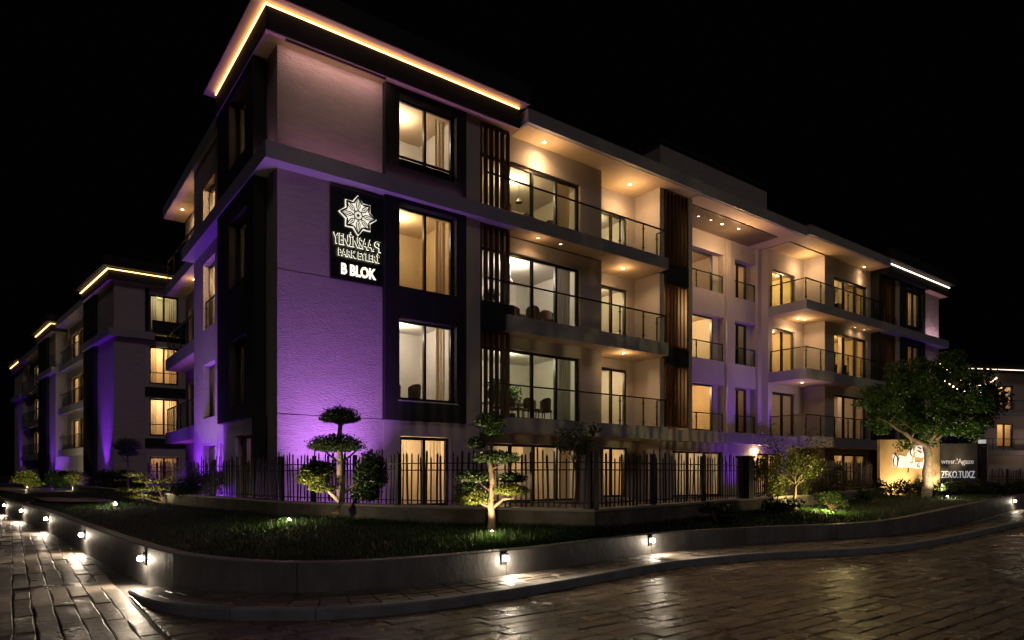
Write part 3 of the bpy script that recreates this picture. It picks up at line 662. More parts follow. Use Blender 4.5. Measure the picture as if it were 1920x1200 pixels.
# emblem: eight pointed petals
em = MB(); gl = MB(); cz = 1.83
def pt(r, a, y): return (r*math.sin(a), y, cz + r*math.cos(a))
for k in range(8):
    a = k*math.pi/4; rr = .51 if k % 2 == 0 else .47; hw = .27
    tip = pt(rr, a, -.10); l_ = pt(.345, a-.36, -.10); r_ = pt(.345, a+.36, -.10)
    gl.poly([pt(.02, a, -.098), pt(.40, a-.42, -.098), pt(rr+.06, a, -.098), pt(.40, a+.42, -.098)])
    for q, s in (((l_, tip), 0), ((tip, r_), 0)):
        em.tube([(q[0][0], -.13, q[0][2]), (q[1][0], -.13, q[1][2])], .026, 4)
    # inner leaf outline
    pts = [pt(.14, a, -.13), pt(.24, a-.24, -.13), pt(.36, a-.12, -.13), pt(.44, a, -.13), pt(.36, a+.12, -.13), pt(.24, a+.24, -.13), pt(.14, a, -.13)]
    em.tube(pts, .015, 4); em.tube([pt(.22, a, -.13), pt(.37, a, -.13)], [.018, .006], 4)
disc(em, (0, -.135, cz), (0, -1, 0), .04)
em.tube([pt(.12, 2*math.pi*k/16, -.13) for k in range(17)], .018, 4)
gl.build("emblem_glow", M['halolog'], sg); em.build("emblem", M['signletter'], sg)

# ------------------------------------------------------------------ furniture seen through the windows
def chair():
    t = empty("dining_chair")
    MB().box(-.24, .24, -.23, .23, .42, .50).build("seat", M['chair'], t, bevel=.02)
    b = MB(); n = 8
    for k in range(n):
        a0 = -1.15+2.3*k/n; a1 = -1.15+2.3*(k+1)/n
        p = lambda a, r, z: (r*math.sin(a), r*math.cos(a)-.02+.02, z)
        top = lambda a: .94-.10*abs(a)**2
        b.poly([p(a0, .27, .46), p(a1, .27, .46), p(a1, .29, top(a1)), p(a0, .29, top(a0))])
        b.poly([p(a0, .23, .46), p(a0, .25, top(a0)), p(a1, .25, top(a1)), p(a1, .23, .46)])
        b.poly([p(a0, .25, top(a0)), p(a0, .29, top(a0)), p(a1, .29, top(a1)), p(a1, .25, top(a1))])
    b.build("backrest", M['chair'], t)
    for x in (-.2, .2):
        for y in (-.18, .18): MB().tube([(x*1.1, y*1.1, 0), (x, y, .42)], [.014, .02], 6).build("leg", M['frame'], t)
    return t
def copy_tree(o, name=None):
    c = o.copy(); COL.objects.link(c)
    for ch in o.children:
        d = ch.copy(); COL.objects.link(d); d.parent = c
    return c
first = chair(); used = [False]
def put_chair(u, v, z, rz, label, g):
    o = first if not used[0] else copy_tree(first); used[0] = True
    for k in ('label', 'category', 'group'):
        if k in o: del o[k]
    o.location = BW(u, v, z); o.rotation_euler = (0, 0, TH+rz); o['label'] = label; o['category'] = 'chair'; o['group'] = g
    assert label not in LAB; LAB.add(label)
def table(u, v, z, w, d, label):
    t = empty("dining_table", BW(u, v, z), TH); tag(t, label, "table")
    MB().box(-w/2, w/2, -d/2, d/2, .72, .76).build("tabletop", M['tablem'], t)
    for x in (-w/2+.08, w/2-.08):
        for y in (-d/2+.08, d/2-.08): MB().box(x-.03, x+.03, y-.03, y+.03, 0, .72).build("leg", M['tablem'], t)
ordn = ("first", "second", "third", "fourth")
for fl, z, xs, vv in (("top-floor near balcony", S3+.03, (8.15, 9.25, 9.75, 10.3), 1.15), ("third-floor near balcony", S2+.03, (8.1, 8.8, 9.6, 10.15), 1.35), ("second-floor near balcony", S1+.03, (8.1, 8.8, 9.5, 10.2), 1.45),
                  ("third-floor far end", S2+.03, (29.9, 30.8, 31.6), 1.3), ("top-floor far end", S3+.03, (29.8, 30.7, 31.8), 1.3), ("second-floor near charcoal frame", 3.42, (3.75, 4.45), 1.0)):
    for i, x in enumerate(xs): put_chair(x, vv+random.uniform(-.1, .15), z, random.uniform(-.5, .5)+math.pi*(random.random() < .4), "%s dining chair from the left behind the %s window" % (ordn[i], fl), "dining chairs seen through windows")
    if len(xs) > 2: table(sum(xs)/len(xs), vv+1.0, z, 1.9, .9, "long dining table behind the chairs in %s window" % fl)
def picture(T, a, d, z, w, h, label, m):
    t = empty("wall_picture", BM @ Vector(T(a, d, z)), TH); tag(t, label, "picture")
    MB().box(-w/2, w/2, -.03, 0, -h/2, h/2).build("picture_frame", M['frame'], t); MB().box(-w/2+.05, w/2-.05, -.035, -.031, -h/2+.05, h/2-.05).build("canvas", M[m], t)
picture(TR, 4.2, 2.55, 5.0, .7, .5, "dark-framed picture on the wall of the second-floor room near the charcoal frame", 'room2')
picture(TR, 9.6, 4.28, 8.1, 1.3, .7, "wide picture on the back wall of the wide third-floor room", 'chair')
picture(TR, 10.1, 4.28, 5.0, .8, .8, "square picture on the back wall of the wide second-floor room", 'leafdark')
picture(TR, 8.6, 4.28, 11.4, 1.0, .6, "framed picture on the back wall of the wide top-floor room", 'room2')
picture(TR, 13.9, 3.83, 8.0, .5, .7, "small picture seen through the third-floor recessed balcony door", 'chair')
picture(TR, 30.6, 3.28, 8.2, .9, .6, "picture on the wall of the far third-floor room", 'chair')
picture(TR, 30.3, 3.28, 11.3, .9, .6, "picture on the wall of the far top-floor room", 'room2')
picture(TR, 20.3, 4.3, 8.3, .7, .5, "picture behind the wide third-floor middle window", 'chair')
def pendant(u, v, z, drop, label):
    t = empty("pendant_lamp", BW(u, v, z), TH); tag(t, label, "lamp")
    MB().tube([(0, 0, 0), (0, 0, -drop)], .008, 5).build("cord", M['frame'], t)
    MB().tube([(0, 0, -drop-.16), (0, 0, -drop)], [.14, .03], 12).build("lamp_shade", M['chaird'], t)
pendant(9.0, 2.0, 9.25, .55, "dark pendant lamp above the table in the wide third-floor window")
pendant(9.4, 2.0, 12.2, .5, "dark pendant lamp above the table in the wide top-floor window")

# ------------------------------------------------------------------ foliage builders
def leafobj(name, blobs, size, m, parent=None, hollow=.55, flat=0, aspect=.55):
    """blobs: (centre, radii, count); small folded leaf quads spread through each ellipsoid"""
    C_, N = [], []
    for c, r, n in blobs:
        d = RNG.normal(size=(n, 3)); d /= np.linalg.norm(d, axis=1)[:, None]
        rad = (hollow + (1-hollow)*RNG.random(n)**.6)*(1+.10*RNG.normal(size=n))
        P = d*rad[:, None]
        if flat: P[:, 2] = np.where(P[:, 2] < 0, P[:, 2]*flat, P[:, 2])
        C_.append(np.array(c)+P*np.array(r))
    P = np.concatenate(C_); n = len(P)
    a = RNG.normal(size=(n, 3)); a /= np.linalg.norm(a, axis=1)[:, None]
    b = RNG.normal(size=(n, 3)); b -= (a*b).sum(1)[:, None]*a; b /= np.linalg.norm(b, axis=1)[:, None]
    s = size*(.6+.8*RNG.random(n))[:, None]
    V = np.empty((n, 4, 3)); V[:, 0] = P-a*s; V[:, 1] = P+b*s*aspect; V[:, 2] = P+a*s; V[:, 3] = P-b*s*aspect
    return npmesh(name, V.reshape(-1, 3), np.arange(n*4).reshape(-1, 4), m, parent)
def npmesh(name, V, F, m, parent=None):
    me = bpy.data.meshes.new(name); k = F.shape[1]
    me.vertices.add(len(V)); me.vertices.foreach_set("co", V.astype(np.float32).ravel())
    me.loops.add(F.size); me.loops.foreach_set("vertex_index", F.astype(np.int32).ravel())
    me.polygons.add(len(F)); me.polygons.foreach_set("loop_start", np.arange(0, F.size, k, dtype=np.int32))
    me.polygons.foreach_set("loop_total", np.full(len(F), k, dtype=np.int32)); me.update(calc_edges=True)
    me.materials.append(m); o = bpy.data.objects.new(name, me); COL.objects.link(o); o.parent = parent
    return o
def wobble(p, q, n, amp):
    p, q = Vector(p), Vector(q); return [p.lerp(q, t/n) + Vector((random.uniform(-amp, amp), random.uniform(-amp, amp), random.uniform(-amp, amp)*.5))*(0 < t < n) for t in range(n+1)]
def taper(r0, r1, n): return [r0+(r1-r0)*t/n for t in range(n+1)]
def knobbly(mb, pts, r0, r1, seg=9):
    n = len(pts)-1; mb.tube(pts, [r*(1+random.uniform(-.12, .12)) for r in taper(r0, r1, n)], seg)

# ------------------------------------------------------------------ site outlines (world x, y)
WALL = [(-30,37.5),(-23,29.7),(-19.7,25.95),(-16.27,22.2),(-12.63,18.17),(-8.61,13.44),(-5.15,9.51),(-3.9,8.6),(-2.9,8.33),(-2.0,8.5),(-1.0,9.05),(.33,10.1),(1.26,11.05),(2.54,12.3),(3.9,13.35),(5.71,14.5),(7.96,15.55),(9.78,16.6),(13.81,20.4),(20.1,26.75),(24,30.2),(32,36.5)]
WTOP = [.56,.56,.56,.56,.56,.55,.54,.51,.49,.48,.48,.48,.485,.485,.47,.45,.44,.50,.62,.70,.72,.75]
FENL = [(-24,38),(-19,31),(-16.5,27.5),(-13.8,24.5),(-10.8,21.4),(-6.8,17.3),(-5.6,15.9),(-4.6,15.2),(-3.5,14.5),(-2.43,13.76),(-1.2,13.2),(.2,12.6),(1.5,12.1),(2.8,13.5),(4.3,15.3),(6.1,17.3),(8.3,19.8),(10.8,22.6),(16.6,30),(22,34),(26,38),(34,44)]
KERB = [(-5.24,9.08),(-4.47,8.12),(-3.66,7.5),(-2.69,7.27),(-1.56,7.46),(-.4,8.2),(1.08,9.6),(2.05,10.6),(3.16,11.55),(4.9,12.5),(6.65,13.1),(8.22,13.95),(10.84,16.1),(15.84,20.6),(24,27.3),(34,35)]
wp = crspline([(x, y, z) for (x, y), z in zip(WALL, WTOP)], .12); wL = cum(wp)
kp = crspline([(x, y, 0) for x, y in KERB], .12); kL = cum(kp)
def side(d): return Vector((-d.y, d.x, 0)).normalized()      # to the left of travel (into the garden)
# sheets
g = MB(); g.poly([(-400,-60,-.05),(400,-60,-.05),(400,600,-.05),(-400,600,-.05)]); struct(g.build("ground", M['ground']))
g = MB(); g.poly([(x, y, .56) for x, y in FENL] + [(200, 60, .56), (200, 400, .56), (-200, 400, .56), (-60, 60, .56)]); struct(g.build("garden_ground", M['lawn']))
tp = MB(); tp.poly([(x, y, .60) for x, y in FENL[4:20]] + [(40, 44, .60), (10, 50, .60), (-16, 32, .60)]); struct(tp.build("terrace", M['terrace']))
pa = MB(); pa.poly([(-17.2, 24.6, .575), (-12.6, 23.6, .575), (-20, 38, .575), (-30, 45, .575), (-40, 50, .575), (-25, 34, .575)]); struct(pa.build("garden_path", M['paverl']))
# lawn, ruled between the wall and the garden wall
V = []; ns, nt_ = 220, 26
fp = [Vector((x, y, 0)) for x, y in FENL]
def idx(lst, t):
    x = t*(len(lst)-1); i = min(int(x), len(lst)-2); return lst[i].lerp(lst[i+1], x-i)
wpt = [Vector((x, y, z)) for (x, y), z in zip(WALL, WTOP)]
def wall_at(t):
    x = t*(len(WALL)-1); i = min(int(x), len(WALL)-2); f = x-i
    P = [wpt[max(0, i-1)], wpt[i], wpt[i+1], wpt[min(len(wpt)-1, i+2)]]
    a, b, c, d = P
    return .5*((2*b)+(c-a)*f+(2*a-5*b+4*c-d)*f*f+(3*b-3*c+d-a)*f**3)
def lawn_pt(t, s):
    w = wall_at(t); w2 = wall_at(min(1, t+.002)); n = side(w2-wall_at(max(0, t-.002))); p = Vector((w.x, w.y, 0))+n*.15
    q = idx(fp, t); r = p.lerp(q, s); z0 = w.z-.05
    r.z = z0 + (.60-z0)*s + .05*math.sin(s*math.pi)*math.sin(t*37)+.015*math.sin(r.x*5)*math.sin(r.y*4.3); return r
for i in range(ns+1):
    for j in range(nt_+1): V.append(lawn_pt(i/ns, j/nt_))
Fq = [(i*(nt_+1)+j, (i+1)*(nt_+1)+j, (i+1)*(nt_+1)+j+1, i*(nt_+1)+j+1) for i in range(ns) for j in range(nt_)]
lw = MB(); lw.v = [tuple(v) for v in V]; lw.f = Fq; struct(lw.build("lawn", M['lawn'], smooth=True))
# grass blades over the lawn, thicker round the garden lamps
lampsL = [(-12.2, 20.3), (-4.5, 13.4), (-.33, 10.9), (8.7, 17.9), (16.3, 26.2), (-3.5, 14), (6.3, 16.8), (-.4, 12)]
pts = []
for k in range(9000):
    p = lawn_pt(random.uniform(.12, .93), random.random()); pts.append(p)
nlp = [Vector((x, y, 0)) for x, y in lampsL]
for _ in range(60000):
    p = lawn_pt(random.uniform(.12, .93), random.random()**1.2)
    dm = min((Vector((p.x, p.y, 0))-l).length for l in nlp)
    if random.random() < math.exp(-(dm/1.3)**2)*1.3+.16: pts.append(p)
P = np.array([tuple(p) for p in pts]); n = len(P); ang = RNG.random(n)*6.283; dl = np.min(np.stack([np.hypot(P[:, 0]-x, P[:, 1]-y) for x, y in lampsL[:5]]), 0); h = (.04+.06*RNG.random(n))*(1+1.1*np.exp(-(dl/.6)**2)); w = .006+.005*RNG.random(n)
ln = RNG.normal(size=(n, 2))*.035
V = np.empty((n, 3, 3)); dx = np.cos(ang)*w; dy = np.sin(ang)*w
V[:, 0] = P+np.stack([dx, dy, -0.01*np.ones(n)], 1); V[:, 1] = P-np.stack([dx, dy, 0.01*np.ones(n)], 1); V[:, 2] = P+np.stack([ln[:, 0], ln[:, 1], h], 1)
struct(npmesh("grass", V.reshape(-1, 3), np.arange(n*3).reshape(-1, 3), M['grass']), 'stuff')

# ------------------------------------------------------------------ retaining wall, sidewalk, kerb
LAMPS = [(-19.7,25.95),(-16.27,22.2),(-12.63,18.17),(-8.61,13.44),(-5.3,9.72),(-.15,9.7),(2.54,12.3),(20.1,26.75)]
def nearest_s(path, L, x, y):
    i = min(range(len(path)), key=lambda k: (path[k].x-x)**2+(path[k].y-y)**2); return L[i]
lamp_s = [nearest_s(wp, wL, x, y) for x, y in LAMPS]
cuts = sorted(set([0.0] + [s+.06 for s in lamp_s] + [wL[-1]])); cc = []
for a, b in zip(cuts, cuts[1:]):
    k = max(1, round((b-a)/2.9)); cc += [a+(b-a)*i/k for i in range(k)]
cc.append(wL[-1])
rw = empty("retaining_wall", (0, 0, 0)); tag(rw, "long low curved concrete retaining wall with small lamps along the lawn edge", "wall")
for a, b in zip(cc, cc[1:]):
    m = MB(); n = max(2, int((b-a)/.25)); ring = []
    for i in range(n+1):
        s = a+.006+(b-a-.012)*i/n; p, d = at(wp, wL, s); nn = side(d); z = p.z
        q = lambda o, zz: (p.x+nn.x*o, p.y+nn.y*o, zz)
        ring.append([q(0, -.04), q(0, z-.012), q(.012, z), q(.20, z), q(.212, z-.012), q(.212, .2)])
    for i in range(n):
        for k in range(5):
            m.quad(ring[i][k], ring[i+1][k], ring[i+1][k+1], ring[i][k+1])
    m.poly(ring[0]); m.poly(ring[-1])
    m.build("wall_panel", M['wallc'], rw)
def kz(s): return .015+.105*min(1, max(0, s/2.2))**.8
kb = empty("kerb", (0, 0, 0)); struct(kb); kb['kind'] = 'structure'
s = 0
while s < kL[-1]-.1:
    e = min(kL[-1], s+.95); m = MB(); ring = []; n = 5
    for i in range(n+1):
        t = s+.004+(e-s-.008)*i/n; p, d = at(kp, kL, t); nn = side(d); z = kz(t)
        q = lambda o, zz: (p.x+nn.x*o, p.y+nn.y*o, zz)
        ring.append([q(0, -.04), q(.004, z-.02), q(.02, z), q(.15, z), q(.15, -.04)])
    for i in range(n):
        for k in range(4): m.quad(ring[i][k], ring[i+1][k], ring[i+1][k+1], ring[i][k+1])
    m.poly(ring[0]); m.poly(ring[-1]); o = m.build("kerb_stone", M['conc'], kb, smooth=False); s = e
def paver_mesh(mb, poly, h, bev=.012, tilt=.004, base=-.03):
    n = len(poly); c = sum((Vector((p[0], p[1], 0)) for p in poly), Vector())/n
    gx, gy = random.uniform(-tilt, tilt)/.25, random.uniform(-tilt, tilt)/.25; k = len(mb.v); hh = h+random.uniform(-.002, .002)
    ins = []
    for p in poly:
        v = Vector((p[0], p[1], 0))-c; L = v.length; ins.append(c+v*(max(.2, 1-bev*1.5/max(.05, L))))
    zf = lambda p: hh+(p[0]-c.x)*gx+(p[1]-c.y)*gy
    mb.v += [(p[0], p[1], base) for p in poly] + [(p[0], p[1], zf(p)-.009) for p in poly] + [(p.x, p.y, zf(p)) for p in ins]
    mb.f.append(tuple(range(k+2*n, k+3*n)))
    for i in range(n):
        j = (i+1) % n
        mb.f.append((k+i, k+j, k+n+j, k+n+i)); mb.f.append((k+n+i, k+n+j, k+2*n+j, k+2*n+i))
# sidewalk base and pavers between wall foot and kerb
sw = MB(); ns = 160; rows = []
def wall_foot(f):   # f along the kerb 0..1 mapped to the wall foot
    p, d = at(kp, kL, f*kL[-1]); return p, d
wfoot = [Vector((p.x, p.y, 0)) for p in wp]
def opp(p):
    i = min(range(len(wfoot)), key=lambda k: (wfoot[k]-p).length_squared); return wfoot[i]
st = []
s = .0
while s < kL[-1]-.2:
    p, d = at(kp, kL, s); n_ = side(d); a = p+n_*.155; b = opp(p); 
    st.append((s, a, b, kz(s))); s += .38
sw = MB()
for (s0, a0, b0, z0), (s1, a1, b1, z1) in zip(st, st[1:]):
    sw.quad((a0.x, a0.y, z0-.022), (a1.x, a1.y, z1-.022), (b1.x, b1.y, z1-.022), (b0.x, b0.y, z0-.022))
swo = struct(sw.build("sidewalk", M['joint']))
cnt = 0; rest = MB()
for (s0, a0, b0, z0), (s1, a1, b1, z1) in zip(st, st[1:]):
    wd = (a0-b0).length; nr = max(1, round(wd/.20))
    for r in range(nr):
        f0, f1 = r/nr+.012, (r+1)/nr-.012; off = .5*(r % 2)*0
        if wd < .12: continue
        A = a0.lerp(b0, f0); Bp = a1.lerp(b1, f0); Cp = a1.lerp(b1, f1); D = a0.lerp(b0, f1)
        q = [A.lerp(Bp, .015), A.lerp(Bp, .985), D.lerp(Cp, .985), D.lerp(Cp, .015)]
        q = [(v.x+random.uniform(-.008, .008), v.y+random.uniform(-.008, .008)) for v in q]
        z = (z0+z1)/2-.004
        if cnt < 280:
            m = MB(); paver_mesh(m, q, z, base=z-.03); m.build("paver", M['paverl'], swo); cnt += 1
        else: paver_mesh(rest, q, z, base=z-.03)
if rest.v: struct(rest.build("far_pavers", M['paverl'], swo), 'stuff')

# ------------------------------------------------------------------ road and promenade pavers in the u, v grid
def clip(poly, a, n, keep_off):
    """keep the part of poly where (p-a).n >= keep_off"""
    out = []
    for i in range(len(poly)):
        p, q = poly[i], poly[(i+1) % len(poly)]
        dp = (p[0]-a.x)*n.x+(p[1]-a.y)*n.y-keep_off; dq = (q[0]-a.x)*n.x+(q[1]-a.y)*n.y-keep_off
        if dp >= 0: out.append(p)
        if (dp >= 0) != (dq >= 0): t = dp/(dp-dq); out.append((p[0]+(q[0]-p[0])*t, p[1]+(q[1]-p[1])*t))
    return out
def parea(p): return abs(sum(p[i][0]*p[(i+1) % len(p)][1]-p[(i+1) % len(p)][0]*p[i][1] for i in range(len(p))))/2
def nearest_i(path, c): 
    a = np.array([(p.x, p.y) for p in path[::3]]) if id(path) not in NC else NC[id(path)]
    NC[id(path)] = a; return min(len(path)-2, 3*int(((a-np.array(c))**2).sum(1).argmin()))
NC = {}
roadsheet = MB(); roadsheet.poly([(p.x, p.y, -.018) for p in (BW(-4.26, -40), BW(120, -40), BW(120, 20), BW(-4.26, 20))]); road = struct(roadsheet.build("road", M['joint']))
pr = MB(); pr.poly([(p.x, p.y, -.016) for p in (BW(-60, -40), BW(-4.265, -40), BW(-4.265, 60), BW(-60, 60))]); prom = struct(pr.build("promenade", M['joint']))
U0 = -4.26
def lay(parent, m, u0, u1, v0, v1, cw, lens, along, limit, name, dmax):
    cells = []; rng = random.Random(3)
    if along == 'u': span, across = (u0, u1), (v0, v1)
    else: span, across = (v0, v1), (u0, u1)
    c = across[0]; row = 0
    while c < across[1]:
        w = cw*rng.uniform(.85, 1.15); x = span[0]+rng.uniform(-.6, 0) if not (along == 'u') else span[0]-rng.random()*.0
        firstl = rng.uniform(.2, lens[1])
        while x < span[1]:
            L = firstl if firstl else rng.uniform(*lens); firstl = None
            a0, a1, b0, b1 = x+.005, min(x+L, span[1])-.005, c+.005, min(c+w, across[1])-.004
            x += L
            j = lambda: rng.uniform(-.010, .010)
            if a1-a0 < .05 or b1-b0 < .04: continue
            sub = [(a0+j()*.6, b0+j()), ((a0+a1)/2, b0+j()*1.4), (a1+j()*.6, b0+j()), (a1+j()*.6, b1+j()), ((a0+a1)/2, b1+j()*1.4), (a0+j()*.6, b1+j())]
            uv = sub if along == 'u' else [(q, p) for p, q in sub]
            poly = [(lambda P: (P.x, P.y))(BW(p, q)) for p, q in uv]
            cx_ = sum(p[0] for p in poly)/6; cy_ = sum(p[1] for p in poly)/6
            if cy_ < 3.2 or cy_ > dmax or abs(cx_) > cy_*.95+2.5: continue
            for path in (kp, wp):
                i = nearest_i(path, (cx_, cy_)); d = (path[min(i+4, len(path)-1)]-path[max(0, i-3)]).normalized(); nn = side(d)*-1
                a = Vector((path[i].x, path[i].y, 0))
                if (Vector((cx_, cy_, 0))-a).length < 1.2 or (Vector((cx_, cy_, 0))-a).dot(nn) < 0:
                    if path is kp and (i < 2) and (Vector((cx_, cy_, 0))-kp[0]).dot(UD.to_3d()) < 0: continue
                    poly = clip(poly, a, nn, .012)
                    if len(poly) < 3: break
            if len(poly) < 3 or parea(poly) < .004: continue
            cells.append((cy_*cy_+cx_*cx_, poly))
        c += w; row += 1
    cells.sort(key=lambda t: t[0])
    # largest in the picture first, inside the frame
    vis = [c for c in cells if all(abs(p[0]) < p[1]*.80 and p[1] > 6.2 for p in c[1])]
    top = set(id(c) for c in vis[:limit]); rest = MB()
    for c in cells:
        if id(c) in top:
            mm = MB(); paver_mesh(mm, c[1], 0); mm.build("paver", m, parent)
        else: paver_mesh(rest, c[1], 0)
    struct(rest.build("paver_field", m, parent), 'stuff')
lay(road, M['paver'], U0, 40, -16.5, 12, .23, (.5, 1.05), 'u', 298, 'road', 34)
lay(prom, M['paverl'], -16, U0-.01, -16, 26, .21, (.8, 1.7), 'v', 298, 'promenade', 34)
# ------------------------------------------------------------------ wall lamps
for i, ((x, y), s) in enumerate(zip(LAMPS, lamp_s)):
    p, d = at(wp, wL, s); n = side(d)*-1; z = .37 if i != 7 else .50
    t = empty("wall_lamp", (p.x, p.y, z), math.atan2(n.y, n.x))
    tag(t, ("farthest wall lamp on the left run of the retaining wall", "second-farthest wall lamp on the left run of the retaining wall", "middle wall lamp on the left run of the retaining wall",
            "wall lamp before the bend on the left run of the retaining wall", "large-looking wall lamp at the left bend of the retaining wall", "wall lamp below the cloud-pruned tree with the lit trunk",
            "wall lamp where the retaining wall passes the garden wall corner", "wall lamp near the far right end of the retaining wall")[i], "lamp", "wall lamps along the retaining wall")
    mb = MB(); mb.box(0, .03, -.05, .05, -.09, .09); mb.box(.03, .075, -.05, .05, .058, .068); mb.build("lamp_housing", M['lamp_body'], t, bevel=.006)
    l = MB(); l.tube([(.035, 0, .0), (.05, 0, 0), (.075, 0, 0), (.10, 0, 0), (.115, 0, 0)], [.02, .036, .042, .036, .016], 12); l.build("lens", M['lens'], t)
    far = i in (0, 1, 2, 7)
    light("lamp_beam", 'SPOT', (.13, 0, .02), 110 if i in (5,6) else 95, (1, .80, .58), t, aim=(.75, .5, -1), size=.03, spot=125, blend=.7)
    light("lamp_glow", 'POINT', (.13, 0, -.04), 6.0, (1, .82, .6), t, size=.03)

# ------------------------------------------------------------------ garden walls and fences
def garden_wall(pts, label, th=.25, top=.95, seg=1.5):
    t = empty("garden_wall", (0, 0, 0)); tag(t, label, "wall")
    for (x0, y0), (x1, y1) in zip(pts, pts[1:]):
        a, b = Vector((x0, y0, 0)), Vector((x1, y1, 0)); d = (b-a).normalized(); n = side(d)
        m = MB(); m.prism([(a.x, a.y), (b.x, b.y), (b.x+n.x*th, b.y+n.y*th), (a.x+n.x*th, a.y+n.y*th)], .2, top-.05); m.build("wall_body", M['oldwall'], t)
        c = MB(); e = .02; c.prism([(a.x-n.x*e, a.y-n.y*e), (b.x-n.x*e, b.y-n.y*e), (b.x+n.x*(th+e), b.y+n.y*(th+e)), (a.x+n.x*(th+e), a.y+n.y*(th+e))], top-.047, top); c.build("coping", M['cap'], t)
    return t
pick = []
for k in range(7):
    m = MB(); w = .013+.003*(k % 3); lean = random.uniform(-.012, .012); h = .98+.05*(k % 4)-.03
    m.box(-w, w, -w*.7, w*.7, 0, .5); n0 = len(m.v)
    m.v += [(-w+lean, -w*.7, h), (w+lean, -w*.7, h), (w+lean, w*.7, h), (-w+lean, w*.7, h), (lean, 0, h+.05)]
    b = [4, 5, 6, 7]; t4 = [n0, n0+1, n0+2, n0+3]
    for i in range(4): j = (i+1) % 4; m.f.append((b[i], b[j], t4[j], t4[i])); m.f.append((t4[i], t4[j], n0+4))
    me = m.mesh("picket"); me.materials.append(M['iron']); pick.append(me)
def fence(pts, base, label, sp=.115, posts=2.3, H=1.0):
    f = empty("picket_fence", (0, 0, 0)); tag(f, label, "fence"); 
    for (x0, y0), (x1, y1) in zip(pts, pts[1:]):
        a, b = Vector((x0, y0, base)), Vector((x1, y1, base)); d = (b-a); L = d.length; d.normalize(); n = side(d); ang = math.atan2(d.y, d.x)
        for zz in (.10, .72, .86):
            r = MB(); r.tube([a+Vector((0, 0, zz))-n*.02, b+Vector((0, 0, zz))-n*.02], .013, 6); r.build("rail", M['iron'], f)
        k = int(L/sp)
        for i in range(k+1):
            p = a+d*(L*i/max(1, k)+random.uniform(-.022, .022)); o = link("picket", random.choice(pick), f)
            o.location = (p.x, p.y, base+random.uniform(-.0, .03)); o.rotation_euler = (random.uniform(-.02, .02), random.uniform(-.035, .035), ang)
            o.scale = (1, 1, H*random.uniform(.94, 1.05))
        for i in range(max(1, round(L/posts))+1):
            p = a+d*(L*i/max(1, round(L/posts))); m = MB(); m.box(-.035, .035, -.035, .035, 0, 1.06*H); o = m.build("post", M['iron'], f); o.location = p; o.rotation_euler = (0, 0, ang)
    return f
off = .12
GL = [(-13.2, 23.9), (-10.8, 21.4), (-6.8, 17.3)]; GF = [(-6.8, 17.3), (-5.6, 15.9), (-4.6, 15.2), (-3.5, 14.5), (-2.43, 13.76), (1.5, 12.1)]; GR = [(1.5, 12.1), (6.1, 17.3), (10.8, 22.6), (15.6, 28.7)]
garden_wall(GL, "low rough garden wall beneath the fence left of the violet corner")
garden_wall(GF, "low rough garden wall behind the two cloud-pruned trees")
garden_wall(GR, "long stained garden wall running right from the sharp corner")
ofs = lambda P: [(x+nx*.12, y+ny*.12) for (x, y), (nx, ny) in zip(P, [(.72, .69)]*len(P))]
garden_wall([(-25.5, 38.6), (-13.5, 24.2)], "low garden wall along the far side of the path")
fence([(x+.1, y+.12) for x, y in GL[0:3]], .95, "black picket fence section left of the violet corner wall")
fence([(x+.05, y+.13) for x, y in GF], .95, "black picket fence section behind the two cloud-pruned trees")
fence([(x-.07, y+.12) for x, y in GR], .95, "black picket fence section receding right to the sign wall", sp=.135)
# dark gate pillar in the right fence
t = empty("gate_pillar", (6.15, 17.55, .95), .85); tag(t, "thick dark gate pillar with cap in the right picket fence", "pillar")
MB().box(-.16, .16, -.16, .16, 0, 1.05).build("shaft", M['iron'], t); MB().box(-.2, .2, -.2, .2, 1.053, 1.12).build("cap", M['iron'], t, bevel=.02)

